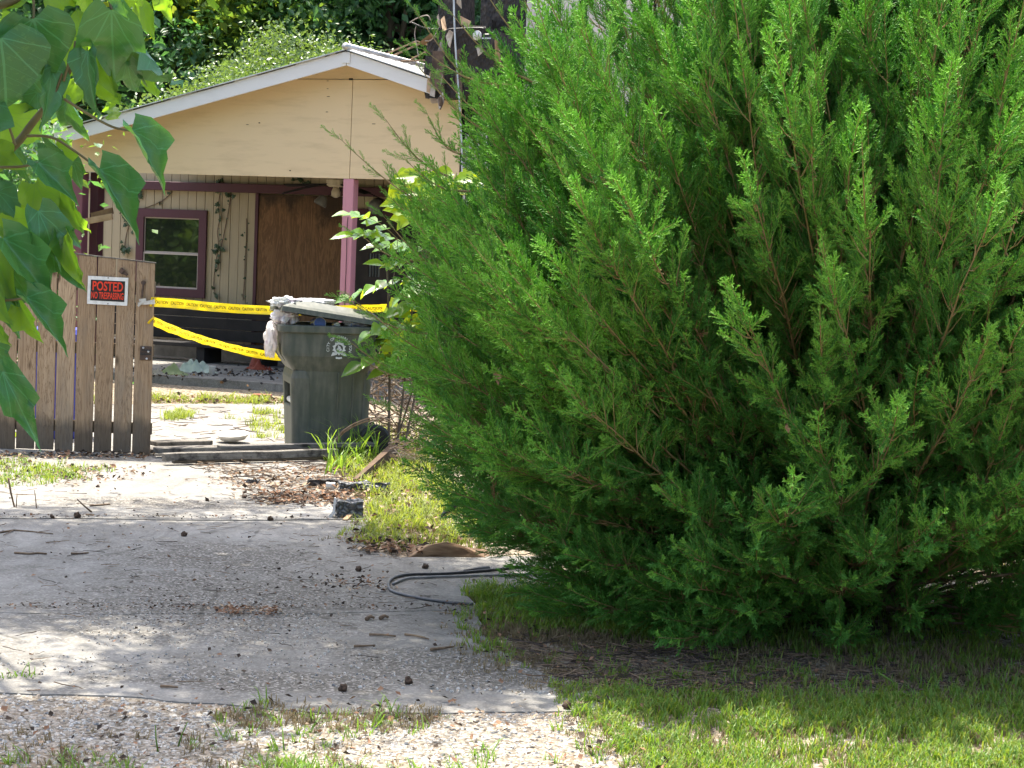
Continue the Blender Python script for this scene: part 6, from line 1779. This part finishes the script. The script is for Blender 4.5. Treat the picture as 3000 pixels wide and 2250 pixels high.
grass('dry_grass', [(gpoly([(1420, 1830), (1700, 1850), (2200, 1900), (3150, 1900), (3150, 2120), (2200, 2080), (1800, 2040), (1520, 1930)]), 1900), (gpoly([(1320, 1745), (1400, 1785), (1460, 1890), (1620, 1980), (1900, 2045), (1700, 2060), (1500, 2000), (1380, 1930), (1340, 1810)]), 420), (gpoly([(1400, 1770), (1700, 1810), (1800, 1880), (1480, 1870)]), 300), (stripB, 1000), (gpoly([(1650, 2080), (3150, 2040), (3150, 2330), (1800, 2330)]), 1600)], 'dry brown grass and needles on the ground beneath the cedar', Gt, [m_gd, m_gd], (.28, .65), .1)
grass('front_weeds', [(gpoly([(560, 2160), (900, 2140), (1080, 2190), (1130, 2330), (600, 2330), (520, 2230)]), 75), (gpoly([(760, 2200), (1000, 2190), (1050, 2300), (760, 2300)]), 80), (gpoly([(650, 2090), (1300, 2090), (1250, 2135), (700, 2140)]), 30), (gpoly([(-50, 2215), (330, 2215), (420, 2330), (-50, 2330)]), 60), (gpoly([(1100, 2200), (1700, 2150), (1800, 2330), (1200, 2330)]), 45), (gpoly([(-60, 1990), (60, 1965), (70, 2010), (-60, 2010)]), 14)],
      'scattered tufts of grass growing through the gravel along the bottom edge', Gt2, [m_gr], (.25, .7), .1)
grass('front_dry_tufts', [(gpoly([(620, 2085), (1300, 2080), (1300, 2140), (650, 2140)]), 260), (gpoly([(500, 2180), (1150, 2180), (1150, 2330), (500, 2330)]), 240), (gpoly([(0, 2100), (400, 2200), (400, 2330), (-50, 2330)]), 120)], 'yellowed dry tufts between the gravel stones at the front', Gt, [m_gd, m_gd], (.3, .7), .1)
grass('yard_weeds', [(gpoly([(430, 1166), (850, 1178), (850, 1192), (430, 1180)]), 170), (gpoly([(480, 1222), (560, 1212), (570, 1226), (490, 1238)]), 60), (gpoly([(735, 1212), (815, 1208), (820, 1218), (740, 1220)]), 18), (gpoly([(650, 1232), (840, 1228), (850, 1240), (700, 1238)]), 40), (gpoly([(720, 1250), (850, 1245), (850, 1290), (740, 1290)]), 60), (gpoly([(-300, 1170), (300, 1170), (300, 1185), (-300, 1185)]), 90)],
      'bright weeds along the porch slab and in cracks of the far concrete', Gt2, [m_gy], (.4, .9), .03, .0, False)
grass('far_lawn', [([(.9, 10.8), (6.5, 10.8), (9, 21), (1.6, 20)], 5200), ([(-9, 15.6), (-3.6, 15.6), (-5, 22), (-10, 22)], 500)], 'sunlit rough grass beyond the cedar, glimpsed under its branches', Gt2, [m_gy], (.8, 1.5), .1)
# tall grass by the leaning plank
tall = [blade_clump(30 + k, 9, .26, .03, .006, .9) for k in range(3)]
pts, rots, scl = [], [], []
for px, py in ((990, 1345), (1015, 1340), (1040, 1350), (1065, 1340), (1085, 1352), (1010, 1365), (1060, 1372), (955, 1352), (1030, 1332), (1095, 1330), (885, 1322), (910, 1322), (935, 1320), (860, 1320), (1000, 1380), (960, 1395), (1110, 1345), (1075, 1320), (1120, 1320)):
    q = G(px, py); pts.append((q.x, q.y, -.01)); rots.append((rnd.gauss(0, .15), rnd.gauss(0, .15), rnd.random() * 6)); scl.append(rnd.uniform(.7, 1.25) * (.35 if px < 950 else 1))
tag(scatter('tall_grass', tall, [leaf_mat('tall_blade', (.10, .22, .03), (.17, .28, .04), (.36, .55, .04), .45, .4, .4)], pts, rots, scl), 'long green grass blades round the end of the boards and the leaning plank', 'grass')
# lone stems at the front
for px, ptop, lb in ((1910, 1972, 'bent pale grass stalk standing in front of the cedar'),):
    a = gp(2632, 2045, 0); Yb = a.y
    stick([a, P(2612, 1995, Yb), P(2572, 1970, Yb)], .005, .004, 'grass_stalk', lb, mat=m_gr, cat='stalk')
for a, t, lb in (((462, 2205), (455, 2125), 'upright grass stalk left of the pair at the bottom edge'), ((520, 2190), (548, 2115), 'slanting grass stalk right of the pair at the bottom edge')):
    q = gp(*a, 0); stick([q, P((a[0] + t[0]) / 2 - 3, (a[1] + t[1]) / 2, q.y), P(*t, q.y)], .0035, .0018, 'grass_stalk', lb, mat=m_gr, cat='stalk', group='grass stalks at the bottom edge')
# leaf litter
def litter_leaf(seed, L=.05):
    rs = random.Random(seed); w = L * rs.uniform(.25, .45); mb = MB()
    mb.add([(0, 0, 0), (w, L * .5, .012 * rs.random() + .004), (0, L, .006), (-w, L * .5, .012 * rs.random()), (0, L * .5, 0)], [(0, 1, 4), (1, 2, 4), (2, 3, 4), (3, 0, 4)]); return mb
m_lit = [leaf_mat('litter_brown', (.16, .085, .05), (.26, .15, .09), (.2, .1, .05), .1, .8, .2), leaf_mat('litter_pale', (.34, .25, .17), (.44, .34, .24), (.3, .2, .1), .1, .8, .2), leaf_mat('litter_dark', (.035, .025, .02), (.07, .05, .035), (.05, .03, .02), .05, .8, .2)]
tm = [litter_leaf(k) for k in range(6)]
for k, t in enumerate(tm): t.m = [k % 3] * len(t.f)
pts, rots, scl, pk = [], [], [], []
def lit(poly, n, s=(.4, 1.0), fray=.08, picks=(0, 1, 2, 3, 4, 5), z=.02):
    for x, y in fill(poly, n, fray):
        pts.append((x, y, z + rnd.random() * .012)); rots.append((rnd.gauss(0, .35), rnd.gauss(0, .35), rnd.random() * 6.28)); scl.append(rnd.uniform(*s)); pk.append(rnd.choice(picks))
lit(gpoly([(620, 1395), (980, 1375), (1060, 1440), (1090, 1480), (950, 1500), (820, 1490), (690, 1440)]), 620, (.4, 1.0), .14, (0, 1, 4, 1, 4, 2, 3))
lit(gpoly([(760, 1455), (1010, 1450), (1010, 1480), (780, 1485)]), 350, (.4, .9), .05, (0, 3, 2))
lit(gpoly([(150, 1375), (420, 1370), (400, 1410), (150, 1435)]), 220, (.3, .9))
lit(gpoly([(430, 1163), (850, 1172), (850, 1190), (430, 1186)]), 500, (.5, 1.2), .05)
lit(gpoly([(-250, 1335), (450, 1333), (450, 1352), (-250, 1352)]), 420, (.4, 1.0), .03)
lit(gpoly([(1280, 1780), (1700, 1850), (2200, 1960), (3100, 1960), (3100, 2060), (1900, 2040), (1500, 1960)]), 420, (.25, .6), .15, (0, 2, 3, 5))
lit(gpoly([(1010, 1575), (1240, 1600), (1220, 1640), (1050, 1625)]), 260, (.4, 1.0))
lit(stripB, 420, (.5, 1.1), .05)
lit(gpoly([(880, 1710), (1150, 1705), (1150, 1745), (1000, 1740)]), 90, (.3, .7))
lit(gpoly([(620, 1795), (820, 1792), (820, 1815), (640, 1812)]), 160, (.25, .6), .03, (0, 3, 4))
lit(gpoly([(-200, 1380), (1100, 1380), (1500, 1700), (1900, 2060), (0, 2090), (-300, 1700)]), 380, (.2, .6), .1, (0, 2, 5, 2))
lit(gpoly([(0, 2080), (1900, 2060), (2000, 2330), (-100, 2330)]), 380, (.3, .7), .1)
lit(gpoly([(-300, 1519), (1070, 1523), (1070, 1532), (-300, 1528)]), 240, (.15, .45), .01, (2, 5, 0, 2))
lit(gpoly([(-300, 1786), (1380, 1784), (1380, 1796), (-300, 1798)]), 260, (.15, .4), .01, (2, 5, 0, 2))
lit(gpoly([(350, 1690), (1050, 1680), (1100, 1800), (300, 1860)]), 260, (.15, .4), .1, (2, 5, 2, 0))
lit(gpoly([(250, 765), (420, 770), (420, 772), (250, 767)]) if False else patchA, 160, (.4, .9))
tag(scatter('leaf_litter', tm, m_lit, pts, rots, scl, picks=pk), 'dry brown leaves and scraps strewn over driveway and grass edges', 'leaf litter')
# fine twigs and needles lying about
tm = []
for k in range(4):
    mb = MB(); rs = random.Random(k + 170); p = Vector((-.06, 0, 0)); q = [p]
    for j in range(4): p = p + Vector((.035, rs.gauss(0, .012), 0)); q.append(p)
    mb.tube(q, [.0026, .0024, .002, .0018, .0012], 4); mb.m = [k % 2] * len(mb.f); tm.append(mb)
pts, rots, scl = [], [], []
for poly, n, s in ((gpoly([(-200, 1380), (1050, 1380), (1400, 1720), (1600, 1980), (0, 2080), (-300, 1700)]), 240, (.3, .9)), (gpoly([(640, 1385), (1000, 1375), (1060, 1480), (760, 1490)]), 360, (.5, 1.5)), (gpoly([(430, 1195), (850, 1195), (900, 1310), (430, 1315)]), 110, (.6, 1.8)), (gpoly([(1450, 1880), (3100, 1950), (3100, 2060), (1700, 2030)]), 1100, (.4, 1.3)), (gpoly([(550, 1360), (960, 1355), (960, 1390), (560, 1390)]), 90, (.7, 1.8)), (gpoly([(0, 1560), (1200, 1560), (1300, 1790), (0, 1790)]), 170, (.2, .7))):
    for x, y in fill(poly, n, .05): pts.append((x, y, .021)); rots.append((rnd.gauss(0, .1), rnd.gauss(0, .08), rnd.random() * 6.28)); scl.append(rnd.uniform(*s))
tag(scatter('twig_litter', tm, [m_twig, M('dark_twig', (.03, .022, .018), (.07, .05, .04), 20, .9)], pts, rots, scl), 'fine twigs and needles lying over the concrete', 'twigs')
# gravel
tm = [rock_mb(.011, 900 + k, .6) for k in range(5)]
for k, t in enumerate(tm): t.m = [k % 3] * len(t.f)
pts, rots, scl = [], [], []
for poly, n, s in ((gpoly([(-200, 2030), (1000, 2085), (1750, 2075), (1980, 2330), (-200, 2330)]), 7500, (.45, 1.15)), (gpoly([(900, 2040), (1800, 2040), (1850, 2110), (900, 2110)]), 1100, (.4, .9)), (gpoly([(150, 1760), (1000, 1750), (1000, 1900), (300, 1900)]), 900, (.25, .55)), (gpoly([(-100, 1940), (1500, 1900), (1500, 2040), (-100, 2040)]), 700, (.25, .6))):
    for x, y in fill(poly, n, .08): pts.append((x, y, .0 + .012 * (y > 7.3))); rots.append((rnd.random() * 6, rnd.random() * 6, rnd.random() * 6)); scl.append(rnd.uniform(*s))
tag(scatter('gravel', tm, [M('gravel_pale', (.36, .345, .31), (.47, .45, .41), 40, .85), M('gravel_tan', (.27, .22, .165), (.36, .30, .235), 40, .85), M('gravel_grey', (.16, .16, .155), (.28, .275, .27), 40, .85)], pts, rots, scl), 'loose pale gravel along the front edge of the driveway', 'gravel')
